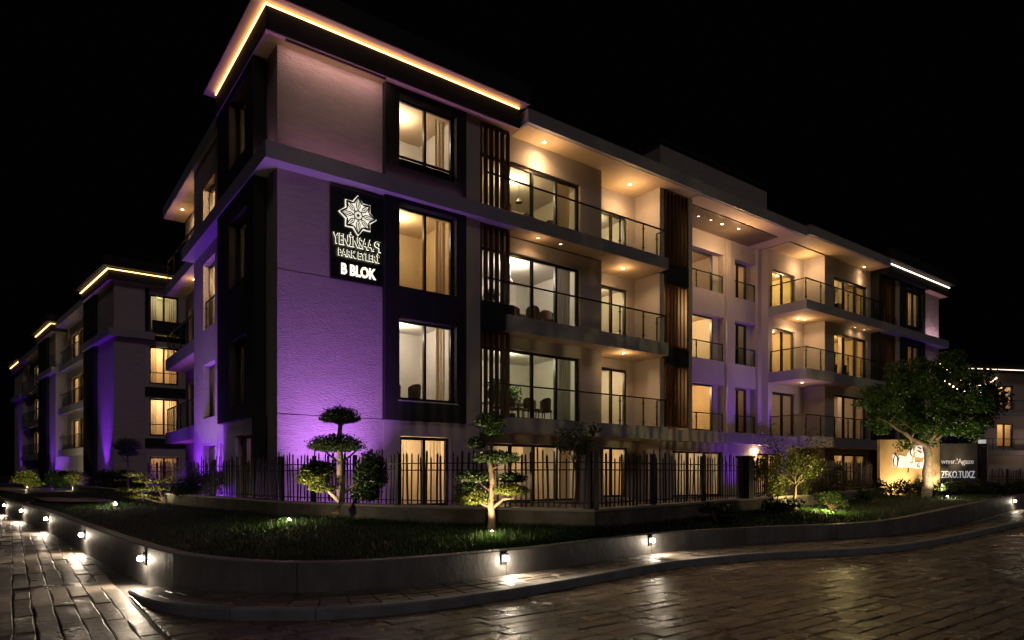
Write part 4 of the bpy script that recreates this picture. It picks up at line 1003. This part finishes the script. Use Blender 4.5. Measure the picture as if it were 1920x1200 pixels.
# ------------------------------------------------------------------ trees
def cloud_tree(loc, trunk, branches, pads, label, barkm, litpads=(), name="cloud_pruned_tree"):
    t = empty(name, loc); tag(t, label, "tree")
    mb = MB(); knobbly(mb, [Vector(p) for p in trunk[0]], trunk[1], trunk[2], 10)
    tr = mb.build("trunk", barkm, t, smooth=True)
    for br in branches:
        b = MB(); knobbly(b, [Vector(p) for p in br[0]], br[1], br[2], 7); b.build("branch", barkm, t, smooth=True)
    for i, (c, r, n, mt, sz) in enumerate(pads):
        r = (r[0], r[1], r[2]*1.45)
        leafobj("crown_pad", [(c, r, int(n*1.25))], sz, M[mt], t, hollow=.35, flat=.45)
    return t
cloud_tree((-3.64, 14.15, .56), ([(-.13, 0, 0), (-.10, 0, .2), (.02, 0, .45), (-.02, .03, .9), (.0, 0, 1.3), (-.03, 0, 1.75), (.02, 0, 2.35)], .105, .04),
    [([(-.03, 0, .45), (-.3, -.1, .75), (-.55, -.1, .85)], .05, .02), ([(0, 0, .6), (.35, .05, .85), (.6, .1, .9)], .045, .02), ([(-.02, 0, .95), (-.35, .1, 1.1)], .035, .015), ([(0, 0, 1.25), (-.4, .05, 1.55)], .03, .012), ([(0, 0, 1.25), (.35, .05, 1.55)], .03, .012), ([(0, 0, 2.05), (-.2, 0, 2.2)], .02, .01), ([(0, 0, 2.05), (.2, 0, 2.2)], .02, .01)],
    [((-.01, 0, 2.22), (.43, .40, .17), 3600, 'leafdark', .022), ((-.10, 0, 1.62), (.58, .5, .18), 5200, 'leafdark', .022), ((-.58, 0, .92), (.36, .35, .17), 2200, 'leaflit', .026), ((-.5, .1, 1.12), (.38, .3, .14), 2200, 'leafdark', .024), ((.62, .1, .95), (.36, .34, .40), 3600, 'leafdark', .03), ((.5, .15, .62), (.32, .3, .25), 1500, 'leafdark', .03), ((-.35, -.05, .72), (.3, .22, .12), 900, 'leaflit', .024)],
    "cloud-pruned tree with two flat dark discs before the violet wall", M['barkpale'])
cloud_tree((-.38, 12.0, .48), ([(0, 0, 0), (.02, 0, .3), (-.01, 0, .6), (.03, 0, .9), (-.02, 0, 1.3), (.02, 0, 1.65), (0, 0, 1.95)], .085, .025),
    [([(.0, 0, .5), (-.22, -.05, .62), (-.4, -.08, .62)], .04, .018), ([(.03, 0, .5), (.22, -.05, .66), (.42, -.08, .68)], .035, .014), ([(.02, 0, .75), (.25, 0, .95)], .03, .012), ([(0, 0, .8), (-.25, 0, 1.0)], .03, .012), ([(0, 0, 1.2), (.22, 0, 1.3)], .025, .01), ([(0, 0, 1.4), (-.2, 0, 1.55)], .025, .01)],
    [((.0, 0, 2.02), (.30, .28, .15), 2400, 'leafdark', .02), ((-.27, 0, 1.63), (.18, .18, .10), 1100, 'leafdark', .02), ((.10, 0, 1.38), (.42, .34, .11), 3000, 'leafdark', .021), ((-.34, 0, 1.03), (.30, .26, .10), 1700, 'leafdark', .022), ((.38, .1, 1.02), (.28, .26, .09), 1300, 'leafdark', .022), ((-.42, 0, .84), (.24, .22, .08), 1000, 'leafdark', .022), ((-.34, -.06, .64), (.33, .26, .12), 2300, 'leaflit', .022), ((.36, -.06, .80), (.32, .26, .10), 2000, 'leaflit', .022), ((.02, 0, 1.85), (.22, .2, .08), 700, 'leafgreen', .02)],
    "cloud-pruned tree with many small pads and a brightly lit trunk", M['bark'])
cloud_tree((-15.7, 27.2, .56), ([(0, 0, 0), (.03, 0, .8), (0, 0, 2.1)], .06, .03), [([(0, 0, 1.5), (-.3, 0, 1.8)], .02, .01)],
    [((0, 0, 2.15), (.52, .5, .24), 2600, 'leafdark', .03), ((.05, 0, 1.85), (.4, .4, .12), 900, 'leafdark', .03)], "small dark mop-headed tree before the left neighbouring building", M['bark'])
def open_tree(loc, H, spread, nb, leaves, size, mt, label, barkm, r0, low=.45, cat="tree", name="small_tree", sparse=.35):
    t = empty(name, loc); tag(t, label, cat)
    mb = MB(); knobbly(mb, wobble((0, 0, 0), (.03, 0, H*low), 5, r0*.5), r0, r0*.75, 9); mb.build("trunk", barkm, t, smooth=True)
    blobs = []; b = MB()
    for k in range(nb):
        a = 2*math.pi*k/nb+random.uniform(-.3, .3); e = spread*random.uniform(.35, 1); z = H*random.uniform(low+.12, .97)
        q = (math.cos(a)*e, math.sin(a)*e, z); pts_ = wobble((0, 0, H*low*random.uniform(.8, 1)), q, 4, .06*spread); b.tube(pts_, taper(r0*.38, r0*.08, 4), 5)
        for f in (.6, .85, 1.0):
            c = Vector((0, 0, H*low)).lerp(Vector(q), f); blobs.append((tuple(c), (sparse*spread, sparse*spread, sparse*spread*.7), max(4, leaves//(nb*3))))
    b.build("branches", barkm, t); leafobj("crown", blobs, size, M[mt], t, hollow=.1)
    return t
open_tree((1.45, 15.2, .6), 2.2, .5, 12, 1500, .035, 'leafdark', "small dark leafy tree behind the fence by the balcony", M['bark'], .03, low=.6)
open_tree((7.9, 18.6, .6), 2.5, 1.05, 14, 1700, .032, 'leaflit', "thin open shrub tree lit yellow before the right garden wall", M['bark'], .05, low=.3, name="shrub_tree")
# climbers on the fence beside it
blobs = []
for k in range(64):
    f = random.random(); x = 6.7+f*5.6; y = 18.0+f*6.7; blobs.append(((x-.02, y, .95+random.random()**1.3*1.1), (.24, .12, .24), 70))
v_ = leafobj("climbing_vine", blobs, .045, M['leaflit'], None, hollow=.1); tag(v_, "yellow-lit climbing vine on the right part of the fence", "vine")
# big tree
def big_tree(loc, label):
    t = empty("broadleaf_tree", loc); tag(t, label, "tree")
    mb = MB(); knobbly(mb, wobble((0, 0, 0), (.02, 0, 2.35), 9, .035), .20, .13, 14); mb.build("trunk", M['barkpale'], t, smooth=True)
    blobs = []
    for k in range(9):
        a = 2*math.pi*k/9+random.uniform(-.25, .25); el = random.uniform(.25, 1.1); L = random.uniform(1.5, 2.4)
        q = Vector((math.cos(a)*math.cos(el)*L*1.15, math.sin(a)*math.cos(el)*L, 2.2+math.sin(el)*L*1.25)); s_ = Vector((0, 0, 2.1+.2*random.random()))
        b = MB(); pts_ = wobble(s_, q, 6, .12); b.tube(pts_, taper(.10, .03, 6), 7)
        for j in range(5):
            f = random.uniform(.35, 1); p = pts_[min(6, int(f*6))]; d2 = Vector((random.gauss(0, 1), random.gauss(0, 1), random.gauss(.3, .8))).normalized()*random.uniform(.5, 1.0)
            b.tube([p, p+d2*.5+Vector((0, 0, .05)), p+d2], [.03, .02, .008], 5); blobs.append((tuple(p+d2), (.42, .42, .28), 170))
        b.build("limb", M['bark'], t)
    for k in range(150):
        d = Vector((random.gauss(0, 1), random.gauss(0, 1), random.gauss(0, 1))).normalized(); r = random.random()**.28
        c = Vector((d.x*2.35*r, d.y*2.2*r, 4.1+d.z*1.85*r)); 
        if c.z < 2.35: c.z = 2.35+random.random()*.5
        s = random.uniform(.22, .5); blobs.append((tuple(c), (s, s, s*.6), int(700*s*s)+60))
    leafobj("crown", blobs, .055, M['leafgreen'], t, hollow=.15); return t
big_tree((16.7, 26.8, .55), "broad round tree with pale lit trunk before the sign wall")
# left junipers and shrubs
def bush(loc, blobs, size, mt, label, name="garden_shrub", stems=True, group=None):
    t = empty(name, loc); tag(t, label, "shrub", group)
    if stems:
        b = MB()
        for c, r, n in blobs[:8]: b.tube(wobble((0, 0, 0), c, 4, .04), taper(.035, .01, 4), 5)
        b.build("stem", M['bark'], t)
    leafobj("foliage", blobs, size, M[mt], t, hollow=.25, flat=.5); return t
bush((-11.4, 22.0, .6), [((-1.0, 0, .95), (.5, .3, .10), 500), ((-.5, -.1, .75), (.55, .3, .10), 700), ((-1.2, -.2, .45), (.5, .3, .10), 500), ((-.2, -.2, .5), (.6, .35, .12), 700), ((.4, 0, .75), (.5, .4, .2), 600), ((-.7, -.3, .25), (.5, .3, .10), 400), ((.7, .2, .3), (.4, .3, .2), 300)], .035, 'leaflit', "low spreading conifer with brightly lit yellow-green tips beside the path", "juniper_shrub")
bush((-9.7, 20.6, .6), [((0, 0, .6), (.7, .5, .45), 2200), ((.5, .1, .8), (.5, .4, .3), 1200), ((-.5, .1, .5), (.5, .4, .4), 1200)], .035, 'leafdark', "large dark bush in front of the left fence section")
bush((-10.6, 24.6, .6), [((0, 0, .9), (1.2, .6, .5), 3000), ((1.4, .1, 1.0), (.9, .5, .45), 2200)], .04, 'leafdark', "dark hedge-like bush between the two buildings")
lb = ["yellow-lit shrub at the far left edge of the garden", "rounded shrub left of the arching branch by the far path", "arching shrub with lit twig in the far left garden", "low mound shrub right of the arching one in the far garden", "dark shrub before the violet-lit far wing", "shrub beside the far end of the fence on the left"]
for i, (x, y, s) in enumerate(((-33.5, 46, 1.0), (-29.5, 43, 1.0), (-26.2, 41, 1.1), (-23.2, 38.5, .8), (-21.8, 36.5, 1.1), (-18.4, 33.2, .9))):
    bush((x, y, .55), [((random.uniform(-.7, .7)*s, random.uniform(-.4, .4), random.uniform(.25, 1.0)*s), (.6*s, .5*s, .3*s), 420) for _ in range(7)], .07, 'leaflit' if i in (0, 2) else 'leafgreen' if i in (1, 3) else 'leafdark', lb[i])
# hedge before the sign wall
hd = empty("clipped_hedge", (19, 29.2, .55)); tag(hd, "long dark low hedge in front of the two sign walls", "hedge")
leafobj("foliage", [((-4.2+i*.42+random.uniform(-.1, .1), random.uniform(-.5, .5)+i*.08, .25+random.uniform(0, .25)), (.42, .5, .35), 420) for i in range(30)], .05, M['leafdark'], hd, hollow=.3)
for i, (x, y, s, lbl) in enumerate(((12.9, 23.8, .5, "small round shrub at the right end of the garden wall"), (4.6, 14.8, .45, "small dark shrub against the stained garden wall"), (6.9, 16.9, .5, "dark shrub at the foot of the yellow-lit garden wall"), (9.6, 20.0, .45, "shrub right of the open yellow-lit shrub tree"))):
    bush((x, y, .52), [((random.uniform(-.4, .4)*s*2, random.uniform(-.2, .2), random.uniform(.2, .6)*s*1.5), (.35*s*1.6, .3*s*1.6, .25*s*1.6), 260) for _ in range(5)], .035, 'leafdark', lbl)

for i, (u, v, z, s_, lbl) in enumerate(((8.25, 1.9, S1+.03, .34, "leafy house plant left inside the wide second-floor window"), (9.35, 2.4, S1+.03, .42, "taller leafy house plant in the middle of the wide second-floor window"), (7.8, 1.5, S2+.03, .3, "house plant left inside the wide third-floor window"), (13.2, 2.6, S2+.03, .36, "dark house plant inside the third-floor recessed balcony door"))):
    t = empty("house_plant", BW(u, v, z), TH); tag(t, lbl, "plant"); MB().tube([(0, 0, 0), (0, 0, .4)], [.13, .18], 12).build("pot", M['chaird'], t)
    MB().tube([(0, 0, .38), (.02, 0, .8)], [.02, .012], 6).build("stem", M['bark'], t)
    leafobj("foliage", [((0, 0, 1.05), (s_, s_, s_*1.1), 420)], .06, M['leafgreen'], t, hollow=.2)
# garden spotlights
def gspot(x, y, z, aim, e_, label, c=(1, .80, .48), spot=85, glow=1.2):
    e = e_*2.2; glow *= 7.5
    t = empty("garden_spotlight", (x, y, z)); tag(t, label, "light")
    a = Vector(aim).normalized(); mb = MB(); mb.tube([(0, 0, -.08), (0, 0, .04)], .012, 6); mb.tube([Vector((0, 0, .05))-a*.05, Vector((0, 0, .05))+a*.05], [.035, .05], 12); mb.build("lamp_body", M['lamp_body'], t)
    l = MB(); l.tube([Vector((0, 0, .05))+a*.045, Vector((0, 0, .05))+a*.075], [.045, .03], 10); l.build("lens", M['lens'], t)
    light("spot_beam", 'SPOT', tuple(Vector((0, 0, .05))+a*.12), e, c, t, aim=a, size=.03, spot=spot, blend=.6)
    light("spot_glow", 'POINT', (0, -.14, .15), glow, c, t, size=.03)
gspot(-12.2, 20.4, .62, (.35, .75, .55), 120, "warm garden spotlight left on the lawn near the path", glow=3)
gspot(-11.9, 20.0, .60, (.2, -.5, .4), 4, "small second garden spotlight beside the path lamp", glow=1)
gspot(-4.5, 13.35, .58, (.62, .50, 1.0), 110, "garden spotlight on the lawn left of the two-disc tree", glow=3)
gspot(-.33, 11.05, .53, (-.05, .86, .80), 190, "garden spotlight at the foot of the lit-trunk tree", c=(1, .76, .42), glow=2.2, spot=70)
gspot(8.7, 17.9, .55, (-.02, .85, .30), 210, "yellow garden spotlight before the right garden wall", c=(1, .78, .30), glow=2.6, spot=140)
gspot(16.75, 25.6, .62, (-.02, .60, 1.3), 210, "garden spotlight at the foot of the broad round tree", glow=2.2, spot=110)
gspot(-25.4, 38.6, .60, (-.7, .5, .3), 130, "garden spotlight among the far left shrubs", c=(1, .85, .45), spot=80)
gspot(-31.5, 43.3, .60, (-.2, .3, .5), 200, "farthest garden spotlight among the left shrubs", c=(1, .85, .45), spot=150)

# ------------------------------------------------------------------ sign walls on the right
sw1 = empty("sign_wall", (19.45, 31.0, .5), -.02); tag(sw1, "warm beige freestanding wall with white emblem behind the tree", "sign")
MB().box(-2.3, .45, 0, .25, 0, 2.68).build("wall_body", M['signbeige'], sw1)
e_ = MB(); fr = MB()
def plate(mb, pts, y): mb.poly([(x, y, z) for x, z in pts])
ux = lambda px: (px-1760)/1249*31.0/1.0+.45; uz = lambda py: (888-py)/1249*31.0+1.6-.5
dk = MB()
for a, b, c, d in ((1672, 1681, 852, 875), (1683, 1690, 854, 876), (1691, 1693.5, 855, 876), (1695, 1697.5, 856, 877), (1699, 1708, 857, 865), (1700, 1702.5, 857, 877), (1704, 1706, 868, 877), (1708, 1710, 868, 877), (1711, 1713, 858, 878), (1714, 1722, 849, 857), (1715, 1721, 866, 879), (1722, 1731, 838, 858), (1723, 1728, 866, 878), (1729, 1733, 860, 880)):
    e_.tbox(TR, ux(a), ux(b), -.04, -.003, uz(d), uz(c))
for pts in ([(1697, 857), (1701, 848), (1706, 843), (1708, 838), (1711, 848), (1709, 857)], [(1712, 846), (1716, 836), (1724, 834), (1731, 839), (1732, 852), (1718, 850)], [(1681, 876), (1684, 862), (1687, 856), (1690, 866), (1690, 877)]):
    n0 = len(e_.v); P2 = [(ux(x), uz(y)) for x, y in pts]
    for yy in (-.045, -.003): e_.v += [(x, yy, z) for x, z in P2]
    k = len(P2); e_.f.append(tuple(range(n0, n0+k)))
    for i in range(k): j = (i+1) % k; e_.f.append((n0+i, n0+j, n0+k+j, n0+k+i))
e_.build("emblem", M['white'], sw1)
for pts in ([(1677, 851), (1673, 862), (1674, 874), (1680, 874), (1681, 858), (1677, 851)], [(1706, 838), (1704, 850), (1708, 856)], [(1701, 877), (1700, 886)], [(1718, 838), (1724, 842)], [(1718, 845), (1725, 849)], [(1684, 858), (1681, 866), (1680, 872)], [(1719, 868), (1717, 873), (1721, 876)]):
    dk.tube([(ux(x), -.05, uz(y)) for x, y in pts], .028, 5)
dk.build("emblem_outline", M['signletter'], sw1)
light("sign_beam", 'SPOT', (-.1, -1.1, .35), 620, (1, .72, .40), sw1, aim=(.0, 1, .85), size=.05, spot=120, blend=.8)
light("sign_beam", 'SPOT', (-1.7, -1.2, .35), 560, (1, .66, .30), sw1, aim=(-.1, 1, .7), size=.05, spot=120, blend=.8)
sw2 = empty("sign_wall", (19.9, 31.1, .5), -.02); tag(sw2, "dark grey freestanding wall with pale scribbled lettering, right of beige wall", "sign")
MB().box(.01, 1.80, .0, .25, .1, 2.5).build("wall_body", M['signgrey'], sw2)
c, w = textmesh("lettering", "ZEKO.TUXZ", .47, .012, M['white'], sw2, (.12, -.015, 1.0-.1), (R(90), 0, 0)); c.scale.x = 1.55/w
c, w = textmesh("lettering", "wnnr.'Agaze", .34, .010, M['whitesoft'], sw2, (.12, -.015, 1.66-.1), (R(90), 0, 0)); c.scale.x = 1.5/w
t = empty("gate_post", (21.95, 31.1, .5), 0); tag(t, "dark square gate post with pale frame right of the sign walls", "post")
MB().box(-.15, .15, -.1, .1, 0, 2.5).build("shaft", M['iron'], t); MB().box(-.13, .1, -.12, .08, 2.503, 2.68).build("cap", M['white'], t)
fr2 = MB(); fr2.tube([(.18, -.1, 0), (.18, -.1, 2.35), (-.05, -.1, 2.35)], .02, 6); fr2.build("frame_tube", M['conc'], t)
fence([(22.2, 31.3), (30, 36.0)], .6, "pale-lit picket fence right of the gate post", sp=.16, H=1.15)
garden_wall([(22.2, 31.2), (30.2, 36.0)], "low wall beneath the rightmost picket fence", top=.62)

# ------------------------------------------------------------------ neighbouring block on the left
OX, OY = -23.0, 37.96
B2 = empty("apartment_building", (OX, OY, 0), TH); tag(B2, "left neighbouring apartment block with three stepped wings and glowing eaves", "building")
B2M = Matrix.Translation((OX, OY, 0)) @ Matrix.Rotation(TH, 4, 'Z')
def sk(v): return (v[0]-.1106*v[1], .994*v[1], v[2])
MBo = MB
class SB(MBo):
    def build(s, *a, **k): s.v = [sk(v) for v in s.v]; return MBo.build(s, *a, **k)

def b2w(T, a0, a1, z0, z1, d, n, lit, c, trans=None, label=None, cur=True):
    global MB
    MB = SB
    window(B2, T, a0, a1, z0, z1, d+.14, n, .09, trans=trans)
    room(B2, T, a0-.25, a1+.25, z0-.15, z1+.2, d+.26, 1.9, M['room']); MB = MBo
    light("room_light", 'POINT', sk(T((a0+a1)/2, d+1.2, z1-.1)), lit*1.6, c, B2, size=.12)
    if label:
        for k, (f0, f1) in enumerate(((.02, .3), (.72, .98))):
            m = SB(); n_ = 16
            for r_ in range(2):
                for i in range(n_+1): t = i/n_; m.v.append(T(a0+(a1-a0)*(f0+(f1-f0)*t), d+.4+.03*math.sin(t*22), z0 if r_ == 0 else z1))
            for i in range(n_): m.f.append((i, i+1, n_+2+i, n_+1+i))
            o = m.build("curtain", M['curtain'], None); o.matrix_world = B2M; tag(o, "%s curtain in %s" % (("left", "right")[k], label), "curtain")
def g2(T, a0, a1, z0, z1, d0, d1, holes, name, m): o = SB(); grid(o, T, a0, a1, z0, z1, d0, d1, holes); return o.build(name, m, B2)
def bx(name, m, x0, x1, y0, y1, z0, z1): return SB().box(x0, x1, y0, y1, z0, z1).build(name, m, B2)
rh = [(2.2, 3.78, .9, 2.6), (2.2, 3.78, 3.85, 6.1), (2.2, 3.78, 6.95, 9.2), (2.2, 3.78, 10.05, 12.3), (6.2, 8.0, 6.95, 9.2), (6.2, 8.0, 3.85, 6.1)]
for z0, z1 in ((.3, S3a), (S3, 12.7)):
    g2(TR, .35, 1.93, z0, z1, .35, .6, [], "wall_panel", M['stucco'])
    g2(TR, 1.933, 12, z0, z1, .42, .65, [h for h in rh if z0 < h[2] < z1], "wall", M['render'])
    bx("wall_panel", M['stucco'], .35, .6, .603, 4.4, z0, z1); bx("wall", M['char'], .15, .6, 4.403, 7.4, z0, z1)
for z in (3.2, 6.25): bx("charcoal_band", M['char'], 1.95, 4.3, .33, .417, z-.05, z+.5)
bx("charcoal_band", M['char'], 1.95, 2.15, .33, .417, 9.96, 12.6); bx("guard_panel", M['frame'], 2.25, 5.2, .1, .15, 9.97, 10.7)
for i, (h, lit, c) in enumerate(zip(rh, (18, 60, 70, 22, 40, 40), ((1, .7, .4), (1, .74, .42), (1, .72, .36), (.85, .95, .75), (1, .7, .4), (1, .7, .4)))):
    b2w(TR, h[0]+.01, h[1]-.01, h[2]+.01, h[3]-.01, .45, 2, lit, c, (h[2]+.7 if i in (1, 2) else None), ("the left block ground-floor window", "the left block second-floor window", "the left block third-floor window", "the left block greenish top-floor window", "a left block window hidden by the corner, third floor", "a left block window hidden by the corner, second floor")[i])
def wing(y0, y1, x, eaveled, full):
    bx("cornice_band", M['band'], x-.35, x+2, y0-.35, y1+.1, S3a, S3)
    bx("roof_fascia", M['char'], x-.35, 12 if full else x+6, y0-.35, y1, 12.72, 13.25)
    bx("roof_slab", M['char'], x-.7, 12.3 if full else x+6.3, y0-.7, y1+.3, 13.40, 13.95); bx("roof_core", M['char'], x-.3, 11.9 if full else x+5.8, y0-.3, y1-.05, 13.253, 13.397)
    bx("soffit", M['soffit'], x-.33, x+3, y0-.33, y1-.02, 12.695, 12.717)
    bx("led_strip", M['led'], x-.43, x-.353, y0-.35, y1, 13.262, 13.296); bx("led_strip", M['led'], x-.43, 11.9 if full else x+4.5, y0-.44, y0-.353, 13.262, 13.296)
wing(.35, 7.2, .35, True, True)
def recess(y0, y1, x, ls, seed):
    hs = []
    for z in (S1, S2, S3):
        for k in range(2): a = y0+ls[k]; hs.append((a, a+2.4, z+.1, z+2.3))
    for z0, z1 in ((.3, S3a), (S3, RF)): g2(TL, y0, y1, z0, z1, x, x+.25, [h for h in hs if z0 < h[2] < z1], "wall", M['render'])
    for za, zb in ((S1a, S1), (S2a, S2), (S3a, S3)):
        bx("balcony_slab", M['band'], x-.6, x-.003, y0+.01, y1-.01, za, zb)
        r = SB(); r.box(x-.56, x-.52, y0+.1, y1-.1, zb+1.0, zb+1.05)
        rr = r.build("balcony_railing", M['metal'], B2)
        bx_ = SB().box(x-.545, x-.535, y0+.1, y1-.1, zb+.05, zb+.98).build("glass_panel", M['railglass'], rr)
    bx("roof_slab", M['band'], x-.9, x+6, y0+.01, y1-.72, RF, RT)
    for i, h in enumerate(hs): b2w(TL, h[0]+.01, h[1]-.01, h[2]+.01, h[3]-.01, x+.02, 1, (130, 120, 130, 110, 120, 100)[i], (1, .68, .34), None, "%s %s window of the left block's %s recess" % (("near", "far")[i % 2], ("second-floor", "third-floor", "top-floor")[i//2], seed))
recess(7.45, 19.2, 1.25, (5.1, 7.65), "first")
for z0, z1 in ((.3, S3a), (S3, 12.7)):
    bx("wall", M['render'], .5, 6, 19.3, 19.55, z0, z1); bx("wall_panel", M['stucco'], .5, .75, 19.553, 22.0, z0, z1); bx("wall", M['char'], .3, .75, 22.003, 26, z0, z1)
wing(19.3, 26, .5, True, False)
recess(26.05, 42.6, 1.7, (4.5, 10.0), "second")
for z0, z1 in ((.3, S3a), (S3, 12.7)):
    bx("wall", M['render'], 1.3, 6, 42.7, 42.95, z0, z1); bx("wall_panel", M['stucco'], 1.3, 1.55, 42.953, 49, z0, z1)
wing(42.7, 49, 1.3, True, False)
bx("roof_slab", M['band'], 3, 12, 7.5, 49, 12.6, 12.71)
def up2(x, y, e, label, aim=(.10, 0, 1)):
    p = B2M @ Vector(sk((x, y, .6))); a = (B2M.to_3x3() @ Vector(aim)); uplight(p, a, e, VIO, label, 62, glow=e*.02)
up2(-.6, 2.0, 1500, "violet uplight at the corner of the left neighbouring block")
up2(-.5, 4.0, 200, "second violet uplight at the left neighbouring block")
up2(-.5, 20.6, 600, "violet uplight at the second wing of the left block")
up2(.2, 18.7, 420, "violet uplight before the end wall of the second wing", (.1, .15, 1))
up2(.3, 44.0, 700, "violet uplight at the third wing of the left block")
up2(-.9, 11.5, 150, "weak violet uplight in the first recess of the left block")
# ------------------------------------------------------------------ far building on the right
B3 = empty("apartment_building", (41.5, 58.0, 0), R(12)); tag(B3, "distant apartment block at the right edge beyond the fence", "building")
hh = [(.9+j*4.0, 2.6+j*4.0, z, z+2.1) for z in (3.9, 7.2) for j in range(3)]
o = MB(); grid(o, TR, -5, 12, .3, 10.4, 0, .3, hh); o.build("wall", M['render'], B3)
for z in (3.2, 6.5): MB().box(-5.3, 12.3, -1.1, -.003, z, z+.4).build("balcony_slab", M['band'], B3)
MB().box(-5.5, 12.5, -1.3, 6, 10.4, 10.9).build("roof_slab", M['char'], B3)
MB().box(-5.4, 12.4, -1.35, -1.303, 10.43, 10.47).build("led_strip", M['ledw'], B3)
MB().box(-5, -4.7, .303, 8, .3, 10.4).build("wall", M['render'], B3)
for i, h in enumerate(hh):
    window(B3, TR, h[0]+.01, h[1]-.01, h[2]+.01, h[3]-.01, .15, 2, .1); room(B3, TR, h[0]-.2, h[1]+.2, h[2]-.1, h[3]+.2, .31, 2, M['room'])
    light("room_light", 'POINT', ((h[0]+h[1])/2, 1.4, h[3]), 60, (1, .74, .45), B3, size=.12)
for z in (3.6, 6.9):
    r = MB(); r.box(-5.2, 12.2, -1.05, -1.0, z+.95, z+1.0)
    for k in range(16): r.box(-5.1+k*1.1, -5.06+k*1.1, -1.04, -1.01, z, z+.95)
    r.build("balcony_railing", M['metal'], B3)
light("porch_light", 'AREA', (4, -3, 2.5), 40, (1, .7, .5), B3, aim=(0, .5, 1), size=(4, .5))
MB().box(3.2, 4.8, -3.3, -2.7, 2.35, 2.45).build("porch_lamp", M['lamp_body'], B3)
# string lights between the far end and the distant block
def string(p0, p1, sag, n, label):
    p0, p1 = Vector(p0), Vector(p1); P = [p0.lerp(p1, t/24)-Vector((0, 0, sag*4*(t/24)*(1-t/24))) for t in range(25)]
    t = empty("string_lights", (0, 0, 0)); tag(t, label, "string lights"); MB().tube(P, .012, 5).build("cable", M['iron'], t)
    me = MB(); me.tube([(0, 0, -.07), (0, 0, 0)], [.05, .03], 8); me = me.mesh("bulb"); me.materials.append(M['bulb'])
    for i in range(n):
        f = (i+.5)/n; q = p0.lerp(p1, f)-Vector((0, 0, sag*4*f*(1-f))); o = link("bulb", me, t); o.location = q
string((25.9, 40.5, 8.45), (44, 60, 10.6), 1.2, 26, "upper string of small warm bulbs beyond the broad tree")
string((25.9, 40.5, 7.6), (46, 62, 10.9), 1.4, 22, "lower string of small warm bulbs beyond the broad tree")
# far trees behind the string lights
open_tree((33, 50, .5), 9.0, 3.2, 16, 5200, .12, 'leafdark', "dark tree beyond the string lights on the right", M['bark'], .18, low=.4, name="distant_tree", sparse=.3)
open_tree((29.5, 44, .5), 6.5, 2.6, 14, 4200, .11, 'leafdark', "shorter dark tree between the end wall and the distant block", M['bark'], .14, low=.4, name="distant_tree", sparse=.3)
# garden seat glowing yellow behind the fence
bn = empty("garden_bench", (11.2, 23.9, .6), .9); tag(bn, "slim yellow-lit garden bench behind the right end of the fence", "bench")
MB().box(-.7, .7, -.2, .2, .42, .46).build("seat", M['cap'], bn); MB().box(-.7, .7, .19, .22, .5, .85).build("backrest", M['cap'], bn)
for x in (-.62, .62): MB().tube([(x, -.18, 0), (x*.95, -.1, .3), (x, -.18, .42)], .02, 6).build("leg", M['cap'], bn)
